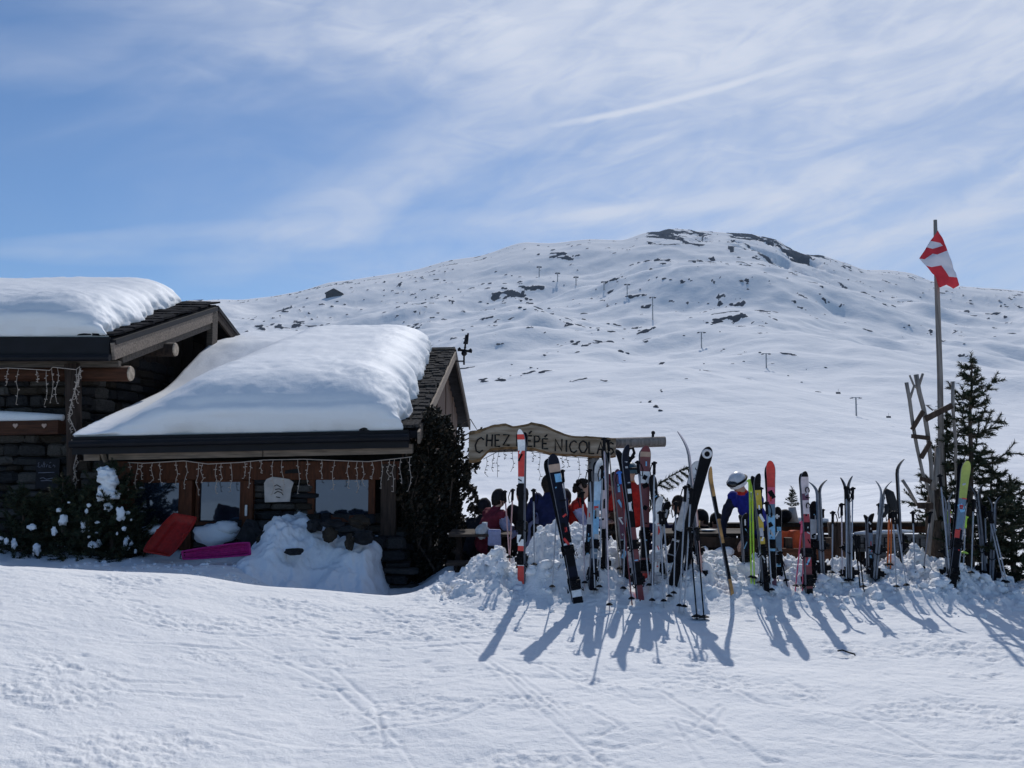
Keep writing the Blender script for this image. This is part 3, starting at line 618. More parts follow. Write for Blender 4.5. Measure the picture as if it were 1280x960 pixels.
# ------------------------------------------------------------------ tall cabin (left one)
CE, CR, CB = 13.0, 17.5, 22.0; CX1 = -6.14
def cab_z(X, Y): return np.where(Y < CR, 3.28 + (Y - CE) * .285, 3.28 + 4.5 * .285 - (Y - CR) * .285) + 0 * np.asarray(X, float)
def build_cabin():
    t = thing('stone_chalet', 'tall stone chalet with dark eaves and a wooden gable at the left edge', 'chalet', (-9, 15, -.2))
    e = lambda X, Y, d=0: Vector((X, Y, float(cab_z(X, Y)) + d))
    A, B = -14.0, CX1
    b = MB(); b.box((-10.6, 17.2, 1.35), (7.1, 6.8, 3.8)); b.prism([(-7.06, 13.9, 3.2), (-7.06, 20.5, 3.2), (-7.06, CR, 4.2)], (-6.9, 0, 0)); wall = b.build('wall', m_mortar, t)
    random.seed(5)
    stone_wall(wall, (-9.0, 13.78, -.2), (1, 0, 0), 2.0, 3.0, (0, 1, 0), .15, .36, .28)
    stone_wall(wall, (-7.02, 13.8, .6), (0, 1, 0), 3.6, 2.6, (1, 0, 0), .17, .5, .26)
    b = MB(); b.add([e(A, CE), e(B, CE), e(B, CR), e(A, CR), e(A, CE, -.12), e(B, CE, -.12), e(B, CR, -.12), e(A, CR, -.12)], [(0, 1, 2, 3), (7, 6, 5, 4), (0, 4, 5, 1), (1, 5, 6, 2), (3, 7, 4, 0)])
    b.add([e(A, CR), e(B, CR), e(B, CB), e(A, CB), e(A, CR, -.12), e(B, CR, -.12), e(B, CB, -.12), e(A, CB, -.12)], [(0, 1, 2, 3), (7, 6, 5, 4), (2, 6, 7, 3), (1, 5, 6, 2), (0, 3, 7, 4)])
    roof = b.build('roof', m_slate, t)
    b = MB(); b.beam(e(A, CE - .03, -.14), e(B - .02, CE - .03, -.14), .05, .33); b.build('fascia', m_gutter, t)
    b = MB(); b.tube([e(A, CE - .1, -.3), e(B + .02, CE - .1, -.28)], .05, 10); b.build('gutter', m_gutter, t)
    y = CE
    while y < CR - .1:
        x = -7.15 if y > 15 else -6.75
        while x < CX1 - .01:
            w = min(random.uniform(.16, .3), CX1 + .02 - x); c = MB(); c.box(e(x + w / 2, y + .2, .045 + random.uniform(0, .015)), (w * .95, .42, .035), Matrix.Rotation(.24, 3, 'X'), 0, .008); c.build('shingle', m_slate, roof); x += w
        y += .36
    for (y0, y1, m, h, d, off) in ((CE - .02, CR, m_woodl, .26, -.2, 0.0), (CE + .35, CR, m_woodx, .13, -.39, -.03), (CR + .02, CB, m_darkwood, .26, -.18, 0.0)):
        b = MB(); b.beam(e(B + .02 + off, y0, d), e(B + .02 + off, y1, d), .045, h, jit=.004); b.build('barge_board', m, t, bevel=.006)
    b = MB(); b.beam(e(B + .03, CE, -.06), e(B + .03, CR + .03, -.06), .06, .08); b.beam(e(B + .03, CR - .03, -.05), e(B + .03, CB, -.05), .06, .08); b.build('verge_trim', m_gutter, t)
    b = MB(); b.box(e(B - .01, CR - .15, -.55), (.12, .3, .85)); b.build('king_post', m_woodx, t, bevel=.01)
    for k in range(9):
        yy = 14.4 + k * .62; zt = float(cab_z(0, yy)) - .3
        b = MB(); b.box((-6.96, yy, (zt + 2.75) / 2), (.05, .58, zt - 2.75)); b.build('plank', m_darkwood, t)
    # purlin and plate logs
    for (px, py, Y, w, m) in ((163, 467, 13.45, .2, m_log), (219, 437, 15.0, .2, m_darkwood)):
        p = at(px, py, Y); b = MB(); L = 7 if Y < 14 else 1.2
        b.tube([p + Vector((-L, 0, 0)), p], w * .62, 12); lg = b.build('log_beam', m, t, True)
        b = MB(); b.tube([p + Vector((-.002, 0, 0)), p + Vector((.02, 0, 0))], [w * .61, w * .56], 12); b.build('log_end', m_logend, lg)
    b = MB(); q0, q1 = at(-90, 456, 13.2), at(150, 455, 13.2); b.beam(q0, q1, .12, .1, jit=.004); b.build('eave_beam', m_woodx, t, bevel=.01)
    b = MB(); b.tube([at(91, 455, 13.15), at(93, 560, 13.15), at(95, 720, 13.15)], [.12, .11, .12], 10); b.build('post', m_woodz, t, True)
    # window box shelf with hearts
    s = thing('flower_box', 'brown wooden window box with carved hearts and snow on top', 'window box', at(20, 535, 13.4))
    b = MB(); p = at(-30, 536, 13.4); q = at(78, 534, 13.4); b.beam(p, q, .25, .22); b.build('box', m_log, s, bevel=.01)
    for px in (19, 55):
        c = at(px, 532, 13.26); pr = [c + Vector((.016 * 16 * math.sin(a) ** 3 / 6.5, 0, .0026 * (13 * math.cos(a) - 5 * math.cos(2 * a) - 2 * math.cos(3 * a) - math.cos(4 * a)))) for a in [i * math.pi / 9 for i in range(18)]]
        b = MB(); b.prism(pr, (0, .012, 0)); b.build('heart', col('heart_paint', (.52, .36, .28), .7), s)
    b = MB(); p = at(-30, 523, 13.38); q = at(79, 522, 13.38)
    b.tube([p, p.lerp(q, .3) + Vector((0, 0, .02)), p.lerp(q, .7) - Vector((0, 0, .005)), q], [.09, .10, .09, .05], 10); tag(b.build('ledge_snow', m_clump, None, True), 'strip of snow lying on the heart carved window box', 'snow')
    # menu board
    w = thing('menu_board', 'black chalk menu board with white handwriting on the chalet wall', 'menu board', at(60, 600, 13.55))
    b = MB(); a_ = at(46, 574, 13.55); c_ = at(74, 610, 13.55); b.box(((a_.x + c_.x) / 2, 13.55, (a_.z + c_.z) / 2), (c_.x - a_.x, .03, a_.z - c_.z)); b.build('board', m_slateb, w)
    b = MB()
    for ln in ([(49, 578), (47.5, 580), (49, 581), (47, 583), (50, 584)], [(51, 584), (52, 581), (54, 584)], [(55, 577), (55.5, 584)], [(54, 580), (57, 580)], [(58, 584), (58.5, 581), (60, 581)], [(61, 583), (63, 582), (61.5, 581), (61, 584), (64, 584)], [(62, 579), (64, 577.5)], [(66, 583), (67, 581), (69, 583), (68, 584)],
               [(48, 591), (68, 590.5)], [(50, 598), (54, 597), (58, 599), (66, 597.5)], [(51, 601), (57, 600.5), (65, 601)]): b.tube([at(x, y_, 13.53) for x, y_ in ln], .006, 4)
    b.build('chalk_writing', m_chalk, w)
    l = thing('string_lights', 'pale icicle string lights on the eave and post of the tall chalet', 'string lights', at(60, 465, 13.0))
    random.seed(4); pts = [at(a, b_, 13.02) for a, b_ in ((-20, 462), (10, 460), (30, 461), (62, 463), (66, 459), (95, 462), (100, 458))]; b = MB()
    lights(l, pts, 9, (.2, .55), .006, 9)
    l2 = thing('string_lights', 'pale string lights winding down the chalet post', 'string lights', at(95, 520, 13.0)); pts = [at(a, b_, 12.98) for a, b_ in ((101, 460), (96, 480), (90, 500), (86, 520), (95, 540), (98, 560), (92, 585), (96, 600))]
    lights(l2, pts, 14, (.1, .3), .006, 6)
build_cabin()
def th_cab(X, Y, dr, df):
    sup = lambda d, r, p: (1 - (1 - np.clip(d / r, 0, 1)) ** p) ** (1 / p)
    return (.62 + 0 * X - .02 * (Y - CE)) * sup(df, .9, 2.6) * sup(dr, 1.0, 2.0) * sup(24 - Y, 2, 2)
roof_snow('roof_snow', 'thick snow slab on the roof of the tall chalet', -14, lambda Y: -6.22 - .15 * (Y - CE) + .05 * np.sin(Y * 3.1) + .08 * fbm(Y * 2.2, Y * 0, 3, 9), CE - .02, CR, 21.5, lambda X, Y: cab_z(X, Y) + .05, th_cab)

# ------------------------------------------------------------------ foliage
def leaf_cloud(mb, blobs, n, size, mi=(0, 1), hang=False):
    tot = sum(b[1][0] * b[1][1] * b[1][2] for b in blobs)
    for c, r in blobs:
        for _ in range(int(n * r[0] * r[1] * r[2] / tot) + 1):
            q = Vector([random.gauss(0, 1) for _ in range(3)]).normalized() * random.uniform(.25, 1) ** .45 * random.uniform(.85, 1.12)
            p = Vector(c) + Vector((q.x * r[0], q.y * r[1], q.z * r[2])); s = size * random.uniform(.5, 1.4)
            a = Vector([random.gauss(0, 1) for _ in range(3)]).normalized(); u = a.orthogonal().normalized(); w = a.cross(u)
            mb.add([p - u * s, p + w * s * .55 + a * s * .15, p + u * s, p - w * s * .55 + a * s * .1], [(0, 1, 2, 3)], random.choice(mi))
def ivy():
    random.seed(31); t = thing('ivy', 'dark mass of dry ivy covering the hut gable corner', 'ivy', at(543, 730, 12.6))
    P = lambda x, y, Y=12.7: at(x, y, Y)
    bl = []
    for (x, y, rx, rz) in ((545, 548, 22, 24), (562, 545, 16, 20), (535, 580, 28, 32), (560, 585, 24, 34), (525, 620, 24, 34), (555, 625, 32, 34), (530, 660, 30, 34), (560, 665, 30, 32), (525, 695, 24, 34), (552, 702, 28, 30), (515, 705, 16, 26), (575, 640, 14, 30), (538, 520, 12, 16), (578, 690, 20, 22), (512, 590, 10, 26)):
        bl.append((P(x + random.uniform(-9, 9), y + random.uniform(-8, 8)), (rx * random.uniform(.6, 1.05) / 84, .36, rz * random.uniform(.8, 1.15) / 84)))
    for _ in range(26): bl.append((P(random.choice((random.uniform(500, 520), random.uniform(568, 600))), random.uniform(545, 720), 12.6), (random.uniform(.03, .10), .12, random.uniform(.12, .3))))
    b = MB(); leaf_cloud(b, bl, 24000, .036, (0, 0, 0, 0, 0, 1)); b.build('foliage', [m_leaf, m_leaf2], t)
    b = MB()
    for i in range(16):
        x = random.uniform(512, 578); pts = [P(x + random.uniform(-6, 6), 735, 12.75)]
        for k in range(7): pts.append(P(x + random.uniform(-14, 14), 735 - (k + 1) * random.uniform(22, 28), 12.6 + random.uniform(-.2, .2)))
        b.tube(pts, [.02, .018, .016, .014, .012, .01, .008, .005], 5)
    for x, y, x2, y2 in ((580, 545, 600, 538), (582, 550, 604, 546), (578, 530, 598, 540)): b.tube([P(x, y), P((x + x2) / 2, y - 6), P(x2, y2)], [.01, .008, .004], 4)
    b.build('stem', m_bark, t)
    for x, y in ((600, 540), (592, 543), (604, 547), (590, 560), (588, 610), (590, 635)): b = MB(); leaf_cloud(b, [(P(x, y, 12.5), (.06, .06, .06))], 24, .03); b.build('tendril', [m_leaf, m_leaf2], t)
ivy()

def twig(mb, a, b, r=.012, mi=0, nd=52, ln=.054):
    """a needled twig: thin wood and many blades"""
    a, b = Vector(a), Vector(b); d = b - a; L = d.length
    if L < 1e-4: return
    dn = d / L; u = dn.orthogonal().normalized(); w = dn.cross(u)
    mb.tube([a, b], [r * .5, r * .3], 4, mi, False)
    for i in range(max(4, int(nd * L / .2))):
        t = random.uniform(.02, 1.0); an = random.uniform(0, 6.283); o = (u * math.cos(an) + w * math.sin(an)); p = a + d * t
        q = p + o * ln * random.uniform(.5, 1) + dn * ln * .65; s = dn.cross(o) * .0075
        mb.add([p - s, p + s, q], [(0, 1, 2)], mi if random.random() < .75 else 1)
def spruce(label, base, top, r0, whorls, reach, seed, group=None, lean=0, bare=.0, tw=.2, wid=None):
    random.seed(seed); t = thing('spruce_tree', label, 'spruce tree', base, group); base, top = Vector(base), Vector(top); H = (top - base).length
    b = MB(); n = 9; b.tube([base.lerp(top, i / n) + Vector((.012 * math.sin(i * 1.7), 0, 0)) for i in range(n + 1)] , [r0 * (1 - i / n) + .006 for i in range(n + 1)], 8); b.build('trunk', m_bark, t, True)
    c = MB()
    for k in range(whorls):
        f = bare + (1 - bare) * (k + .3) / whorls; p = base.lerp(top, f)
        rl = reach * (1 - f) ** .75 * random.uniform(.75, 1.1) + .05; a0 = random.uniform(0, 6.28); m = random.choice((3, 4, 5, 5))
        for j in range(m):
            a = a0 + j * 6.283 / m + random.uniform(-.35, .35); L = rl * random.uniform(.4, 1.25); up = random.uniform(.0, .45) + .45 * f; p = base.lerp(top, min(.99, f + random.uniform(-.35, .35) / whorls))
            d = Vector((math.cos(a), math.sin(a), 0)); pts = [p]
            for s in range(1, 6): pts.append(p + d * L * s / 5 + Vector((0, 0, L * (up * s / 5 - .35 * math.sin(s / 5 * 2.4) * .5 + .25 * (s / 5) ** 3))))
            for s in range(5):
                c.tube([pts[s], pts[s + 1]], [.009 * (1 - s / 6), .008 * (1 - (s + 1) / 6)], 4, 2, False)
                if s >= 1: twig(c, pts[s], pts[s + 1], .01, 0)
                if s >= 1:
                    for sg in (-1, 1):
                        if random.random() < .85:
                            sd_ = Vector((-d.y, d.x, 0)) * sg; q = pts[s] + (d * .75 + sd_ * .8 + Vector((0, 0, random.uniform(-.1, .3)))).normalized() * min(tw, L * .42) * random.uniform(.6, 1.1); twig(c, pts[s], q, .01, 0)
    twig(c, top - Vector((0, 0, .12)), top + Vector((0, 0, .08)), .01)
    c.build('crown', [m_needle, m_needle2, m_bark], t)
    return t
def snow_lump(name, label, pts, m=None, kind=None):
    b = MB()
    for i, (c, r) in enumerate(pts): b.ball(c, r, 0, 14, 10, .75, None, i + 2)
    o = b.build(name, m or m_clump, None, True)
    if kind: return tag(o, label, None, None, kind)
    md = o.modifiers.new('r', 'REMESH'); md.mode = 'VOXEL'; md.voxel_size = .014; md.use_smooth_shade = True
    return tag(o, label, 'snow')
# right-hand trees
spruce('young spruce with thin dark boughs beside the flagpole', at(1212, 722, 10.45), at(1214, 448, 10.55), .05, 14, .86, 3, bare=.1, tw=.2)
spruce('bushy spruce growing at the right edge of the photo', at(1268, 738, 10.7), at(1263, 602, 10.8), .035, 11, .7, 6, bare=.05)
spruce('small spruce between the two taller ones on the right', at(1238, 728, 11.0), at(1240, 570, 11.2), .03, 10, .6, 9, bare=.05)
spruce('low spruce crowding round the flagpole foot', at(1178, 722, 10.9), at(1183, 522, 11.0), .04, 11, .4, 12, bare=.05, tw=.14)
# left-hand shrubs
for i, (x, y0, y1, Y, rc, lab) in enumerate(((140, 700, 580, 12.0, .55, 'dark young spruce loaded with snow left of the red sled'), (30, 712, 612, 12.3, .75, 'low dark conifer under the chalk menu board at the left edge'), (165, 702, 640, 12.1, .45, 'low dark shrub between the snowy spruce and the red sled'), (55, 705, 625, 12.5, .7, 'dark bushy conifer against the chalet wall beside the menu board'), (78, 712, 598, 12.2, .65, 'dark conifer at the foot of the chalet post'), (108, 708, 615, 11.9, .5, 'short dark conifer between the post and the snowy spruce'))):
    spruce(lab, at(x, y0 + 10, Y), at(x, y1, Y), .035, 12, rc * 1.15, 40 + i, bare=.0, tw=.2)
snow_lump('snow_pad', 'large snow cap on the young spruce left of the hut windows', [(at(x, y, 11.85), (a / 89, .12, c / 89)) for x, y, a, c in ((132, 590, 10, 7), (136, 598, 11, 9), (141, 604, 7, 6), (131, 612, 8, 6), (140, 616, 8, 5), (129, 622, 6, 5), (143, 620, 6, 4))])
random.seed(52)
for lab, x0, x1, y0, y1, n in (('small snow patches on the conifer by the chalet post', 66, 112, 622, 690, 7), ('small snow patches low in the shrubs by the red sled', 108, 172, 632, 692, 15), ('small snow patches in the low conifer at the left edge', 0, 66, 650, 695, 5)):
    snow_lump('snow_pad', lab, [(at(random.uniform(x0, x1), random.uniform(y0, y1) + (0 if random.random() < .5 else 6), 11.75 + random.uniform(-.15, .15)), ((lambda q: (q / 89, q * .7 / 89, q * random.uniform(.5, 1.6) / 89))(random.choice((1.2, 1.8, 2.5, 3.5, 5.0))))) for _ in range(n)], None, 'stuff')
def branch():
    random.seed(77); t = thing('spruce_branch', 'single spruce branch sticking out between the maroon and black skis', 'branch', at(812, 640, 10.3)); P = lambda x, y: at(x, y, 10.3)
    c = MB(); main = [P(812, 640), P(815, 615), P(826, 603), P(840, 594), P(856, 586), P(868, 582)]
    for a, b in zip(main[:-1], main[1:]): twig(c, a, b, .012, 0, 60, .06)
    for a, b, x, y in ((822, 606, 838, 612), (830, 601, 842, 610), (836, 597, 848, 606), (844, 593, 853, 601), (850, 589, 860, 596), (818, 612, 828, 628), (826, 618, 838, 632), (834, 622, 836, 642), (858, 585, 864, 592)): twig(c, P(a, b), P(x, y), .012, 0, 80, .06)
    c.build('foliage', [m_needle, m_needle2], t)
branch()

# ------------------------------------------------------------------ snow heaps, clumps, rocks by the hut
def heap():
    random.seed(3); nx, ny = 150, 120; xs = np.linspace(-3.75, -1.62, nx); ys = np.linspace(10.3, 12.65, ny); X, Y = np.meshgrid(xs, ys)
    f = sstep(-3.75, -3.1, X) * sstep(-1.62, -1.95, X) * (.86 + .22 * fbm(X * 1.7, Y * 1.2, 3, 431)); Yp = sstep(10.35, 12.0, Y)
    z = G(X, Y) - .1 + f * Yp * .90 + (.15 * fbm(X * 2.6, Y * 2.6, 4, 401) + .05 * fbm(X * 9, Y * 9, 3, 411)) * np.clip(f * 2, 0, 1)
    V = np.stack([X + .06 * fbm(Y * 5, z * 5, 3, 421), Y, z], -1); V[:, 0, 2] = V[:, -1, 2] = -.5; V[0, :, 2] = V[0, :, 2] - .1
    tag(grid_mesh('snow_heap', V, [m_clump]), 'big heap of shovelled snow under the right hut window', 'snow heap')
    for i, (x, y, Y, s, lab) in enumerate(((450, 652, 11.9, (13, 8), 'dark stone on top of the snow heap under the window'), (393, 657, 11.9, (10, 8), 'dark stone at the upper left of the snow heap'), (417, 655, 11.85, (16, 6), 'flat stone along the top edge of the snow heap'), (412, 668, 11.7, (9, 9), 'dark stone sunk in the middle of the snow heap'), (437, 678, 11.6, (6, 10), 'upright dark stone in the right side of the snow heap'),
              (455, 672, 11.7, (13, 9), 'broad stone at the right shoulder of the snow heap'), (315, 672, 12.0, (17, 20), 'large boulder beside the pink sled'), (334, 678, 12.0, (14, 15), 'brown boulder between the sled and the snow heap'), (299, 684, 12.0, (9, 9), 'small boulder behind the pink sled tip'), (368, 690, 11.4, (11, 4), 'dark stone low on the left flank of the snow heap'), (345, 660, 12.2, (13, 11), 'grey boulder below the plaque'))):
        Y -= .22 if 'heap' in lab else 0; p = at(x, y, Y); b = MB(); b.ball(p, (s[0] * Y / F, s[0] * .8 * Y / F, s[1] * Y / F), 0, 11, 8, .5, None, i + 31); tag(b.build('boulder', m_stone[(1, 2, 2, 1)[i % 4]], None), lab, 'boulder')
    t = thing('dry_stone_pier', 'dry stone pier at the hut corner right of the snow heap', 'stone wall', at(482, 740, 12.1)); b = MB(); a = at(466, 742, 12.2); c = at(500, 672, 12.2); b.box(((a.x + c.x) / 2, 12.42, (a.z + c.z) / 2 - .2), (c.x - a.x - .06, .3, c.z - a.z + .4)); w = b.build('core', m_mortar, t)
    stone_wall(t, (a.x, 12.2, a.z - .25), (1, 0, 0), c.x - a.x, c.z - a.z + .25, (0, 1, 0), .12, .3, .34)
    b = MB()
    for i, (x, y, a_, c_) in enumerate(((350, 668, 12, 6), (268, 668, 26, 14), (282, 660, 16, 9), (195, 662, 22, 6))):
        b = MB(); Y = 12.3; b.ball(at(x, y, Y), (a_ / 86, .16, c_ / 86), 0, 16, 10, .35, None, i + 60); tag(b.build('snow_pad', m_clump, None, True), ('snow on the boulder left of the snow heap', 'snow heaped under the middle hut window behind the pink sled', 'upper snow hump under the middle hut window', 'snow ledge under the left hut window')[i], 'snow')
heap()
def clumps():
    random.seed(11); b = MB(); protos = []
    for i in range(8):
        q = MB(); q.ball((0, 0, 0), 1, 0, 11, 8); q.v = [tuple(Vector(v) * (1 + .55 * mnoise.noise(Vector(v) * 1.3 + Vector((i * 5.1, 0, 0))) + .42 * mnoise.noise(Vector(v) * 3.1 + Vector((0, i * 4.3, 0)))) * Vector((1, 1, .7)).x) for v in q.v]
        q.v = [(a, b_ * .85, c * .68) for a, b_, c in q.v]; protos.append(q)
    n = 0; pts = []
    while n < 1500:
        px = random.uniform(545, 1300); Y = random.choice((random.gauss(9.55, .35), random.gauss(9.9, .25))); x = (px - 640) / F * Y
        if Y > 10.5 or Y < 8.75: continue
        s = min(.011 / max(random.random(), .05) ** .72, .075)
        if Y < 9.25: s *= .55
        pts.append((x, Y, s)); n += 1
    for px, Y in [(random.uniform(-20, 1300), random.uniform(4.8, 9)) for _ in range(0)]: pts.append(((px - 640) / F * Y, Y, random.uniform(.004, .010)))
    for _ in range(250): pts.append((random.uniform(-5.6, -1.9), random.uniform(9.6, 11.6), random.uniform(.008, .035)))
    zs = G(np.array([p[0] for p in pts]), np.array([p[1] for p in pts]))
    for (x, Y, s), z in zip(pts, zs):
        q = random.choice(protos); rm = Matrix.Rotation(random.uniform(0, 6), 3, 'Z') @ Matrix.Rotation(random.uniform(-1, 1), 3, 'X'); o = Vector((x, Y, float(z) + s * .12))
        b.add([o + rm @ (Vector(v) * s) for v in q.v], q.f)
    tag(b.build('snow_clumps', m_clump, None, True), 'loose lumps of shovelled snow along the bank', None, None, 'stuff')
clumps()

# ------------------------------------------------------------------ sleds
def sled(label, corners, Y0, Y1, m, rim):
    """moulded plastic sled: shallow tray with rolled rim; corners: px of bottom-left, bottom-right, top-right, top-left"""
    bl, br = at(*corners[0], Y0), at(*corners[1], Y0); tr, tl = at(*corners[2], Y1), at(*corners[3], Y1)
    t = thing('plastic_sled', label, 'sled', (bl + br) / 2); nrm = (br - bl).cross(tl - bl).normalized(); nu, nv = 16, 24; vs, fs = [], []
    for k in (0, 1):
        for j in range(nv + 1):
            for i in range(nu + 1):
                u, v = i / nu, j / nv; ru = .5 + (u - .5) * (1 - .18 * abs(2 * v - 1) ** 4)
                p = bl.lerp(br, ru).lerp(tl.lerp(tr, ru), v); e = min(1, 7 * min(u, 1 - u)) * min(1, 9 * min(v, 1 - v)); d = .07 * (1 - e) + .008 * math.cos(6.28 * u * 3) * e + rim * max(0, v - .75) ** 2 * 6
                vs.append(p + nrm * (d - .006 * k))
    n = (nu + 1) * (nv + 1); g = lambda i, j, k: k * n + j * (nu + 1) + i
    for j in range(nv):
        for i in range(nu): fs += [(g(i, j, 0), g(i + 1, j, 0), g(i + 1, j + 1, 0), g(i, j + 1, 0)), (g(i, j + 1, 1), g(i + 1, j + 1, 1), g(i + 1, j, 1), g(i, j, 1))]
    b = MB(); b.add(vs, fs); b.build('tray', m, t, True)
    rimp = [vs[g(i, 0, 0)] for i in range(nu + 1)] + [vs[g(nu, j, 0)] for j in range(1, nv + 1)] + [vs[g(i, nv, 0)] for i in range(nu - 1, -1, -1)] + [vs[g(0, j, 0)] for j in range(nv - 1, -1, -1)]
    b = MB(); b.tube(rimp, .012, 6); b.build('rim', m, t, True)
    for sg in (0, 1):
        a = bl.lerp(tl, .45).lerp(br.lerp(tr, .45), .03 + .94 * sg) + nrm * .09; c = bl.lerp(tl, .55).lerp(br.lerp(tr, .55), .03 + .94 * sg) + nrm * .09; b = MB(); b.tube([a, a.lerp(c, .5) + nrm * .03, c], .01, 6); b.build('handle', m, t)
    return t, vs[g(nu // 2, nv, 0)]
sled('red plastic sled leaning against the hut window post', ((178, 692), (216, 699), (249, 651), (216, 645)), 11.35, 11.75, col('sled_red', (.28, .011, .007), .5, .25, .3), .0)
_, pk = sled('magenta plastic sled lying on the snow beside the red one', ((229, 688), (231, 699), (316, 693), (314, 676)), 11.2, 11.3, col('sled_pink', (.36, .012, .15), .5, .25, .3), .2)
b = MB(); b.tube([at(a, b_, 11.15) for a, b_ in ((232, 690), (226, 693), (225, 698), (229, 699), (231, 693))], .008, 5); tag(b.build('tow_rope', BLACK()), 'black tow rope loop at the end of the magenta sled', 'rope')

# ------------------------------------------------------------------ skis and poles
def ski_mesh(p0, d, L, n, w, top, edge, curve, thick=.022, twin=.0):
    s_ = d.cross(n).normalized(); mb = MB(); ss = [0, .02, .05, .12, .22, .32, .42, .52, .62, .72, .80, .86, .90, .925, .945, .962, .976, .987, .995, 1.0]
    cuts = sorted(set([round(x, 4) for x in ss + [c for c, _ in top if 0 < c < 1]])); mats = []; ring = []
    for s in cuts:
        a = .92 - .20 * math.sin(min(s / .86, 1) * math.pi) if s < .86 else .92 + .08 * math.sin((s - .86) / .06 * math.pi / 2) if s < .92 else math.sqrt(max(1 - ((s - .92) / .08) ** 2.2, 0))
        ww = max(a * w, .006); c = curve * max(0, (s - .86) / .14) ** 1.9; c += twin * max(0, (.06 - s) / .06) ** 2
        th = thick * (1 - .55 * max(0, (s - .85) / .15)) * (.7 + .3 * math.sin(min(1, s) * math.pi))
        p = p0 + d * (L * s - (.25 * c if s > .86 else 0)) + n * c
        ring.append([p - s_ * ww / 2, p + s_ * ww / 2, p + s_ * ww * .46 + n * th, p - s_ * ww * .46 + n * th])
    vs = [v for r in ring for v in r]; names = [m for _, m in top]; ml = []
    for m in names:
        if m not in ml: ml.append(m)
    ml += [edge, STEEL()]; fs, mi = [], []
    for i in range(len(ring) - 1):
        sm = (cuts[i] + cuts[i + 1]) / 2; k = next((ml.index(m) for c, m in top if sm <= c), 0); o = i * 4
        for q, f in ((len(ml) - 2, (o, o + 4, o + 5, o + 1)), (len(ml) - 1, (o + 1, o + 5, o + 6, o + 2)), (k, (o + 2, o + 6, o + 7, o + 3)), (len(ml) - 1, (o + 3, o + 7, o + 4, o))): fs.append(f); mi.append(q)
    fs += [(0, 1, 2, 3), tuple(len(vs) - 4 + q for q in (3, 2, 1, 0))]; mi += [len(ml) - 1] * 2
    mb.add(vs, fs, mi); return mb, ml
def skis(label, tip, base, wpx, top, top2=None, yaw=0, lean=.12, curve=.06, splay=0.0, edge=None, bind=(.40, .2), single=False, bcol=None, dy=0.0, group=None, gap=.004, sink=.16, bscale=1.0, decal=True):
    Y = hit(*base) + dy; p0, p1 = at(*base, Y), at(*tip, Y + lean); d = (p1 - p0).normalized(); p0 = p0 - d * sink; L = (p1 - p0).length; w = .88 * wpx * Y / F
    n0 = Vector((0, -1, 0)); n0 = (n0 - d * n0.dot(d)).normalized(); n = Quaternion(d, R(yaw)) @ n0; s_ = d.cross(n)
    t = thing('skis' if not single else 'ski', label, 'skis' if not single else 'ski', p0 + d * sink, group); edge = edge or BLACK()
    bm_ = bcol or BLACK()
    for k, sg in enumerate((1,) if single else (1, -1)):
        nn = n * sg; q0 = p0 + nn * gap + s_ * splay * (-.5) * sg * 0
        dd = (d + s_ * splay * sg).normalized()
        mb, ml = ski_mesh(q0, dd, L * (1 if k == 0 else .985), nn, w, top if k == 0 else (top2 or top), edge, curve); sk = mb.build('ski', ml, t)
        if k == 0 and wpx > 8.5 and decal:
            db = MB(); Rm = Matrix((dd, s_, nn)).transposed(); cs = [WHITE(), BLACK(), GREY(), RED(), LBLUE()]; random.shuffle(cs)
            for _ in range(9):
                f = random.uniform(.3, .9); db.box(q0 + dd * (L * f) + nn * (.0235 if f < .84 else .0205) + s_ * random.uniform(-.2, .2) * w, (random.choice((.012, .02, .05, .09)), w * random.choice((.12, .2, .35, .5)), .003), Rm @ Matrix.Rotation(random.choice((0, 0, .5, -.5)), 3, 'Z'), random.choice((0, 0, 1, 2)))
            dc = db.build('print', cs[:3], sk); dc['kind'] = 'stuff'
        if bind and bind[0]:
            for f, (h, lz) in ((bind[0], (.040, .065)), (bind[1], (.052, .08))):
                c = q0 + dd * (L * f) + nn * .022; lz *= bscale; h *= bscale; Rm = Matrix((dd, s_, nn)).transposed()
                b = MB(); b.box(c + nn * .012, (lz * 1.5, w * .8, .022), Rm); b.box(c + nn * (h * .5 + .015), (lz * .75, w * .72, h), Rm, 0, .006); b.tube([c + nn * h - s_ * w * .3, c + nn * (h + .03), c + nn * h + s_ * w * .3], .012, 6)
                b.tube([c - dd * lz * .6 + s_ * w * .52 + nn * .02, c - dd * (lz * 1.1) + s_ * w * .62 - nn * .03], .006, 5); b.tube([c - dd * lz * .6 - s_ * w * .52 + nn * .02, c - dd * (lz * 1.1) - s_ * w * .62 - nn * .03], .006, 5)
                b.build('binding', bm_, sk, bevel=.004)
    return t, p0, d, n, s_, L, Y
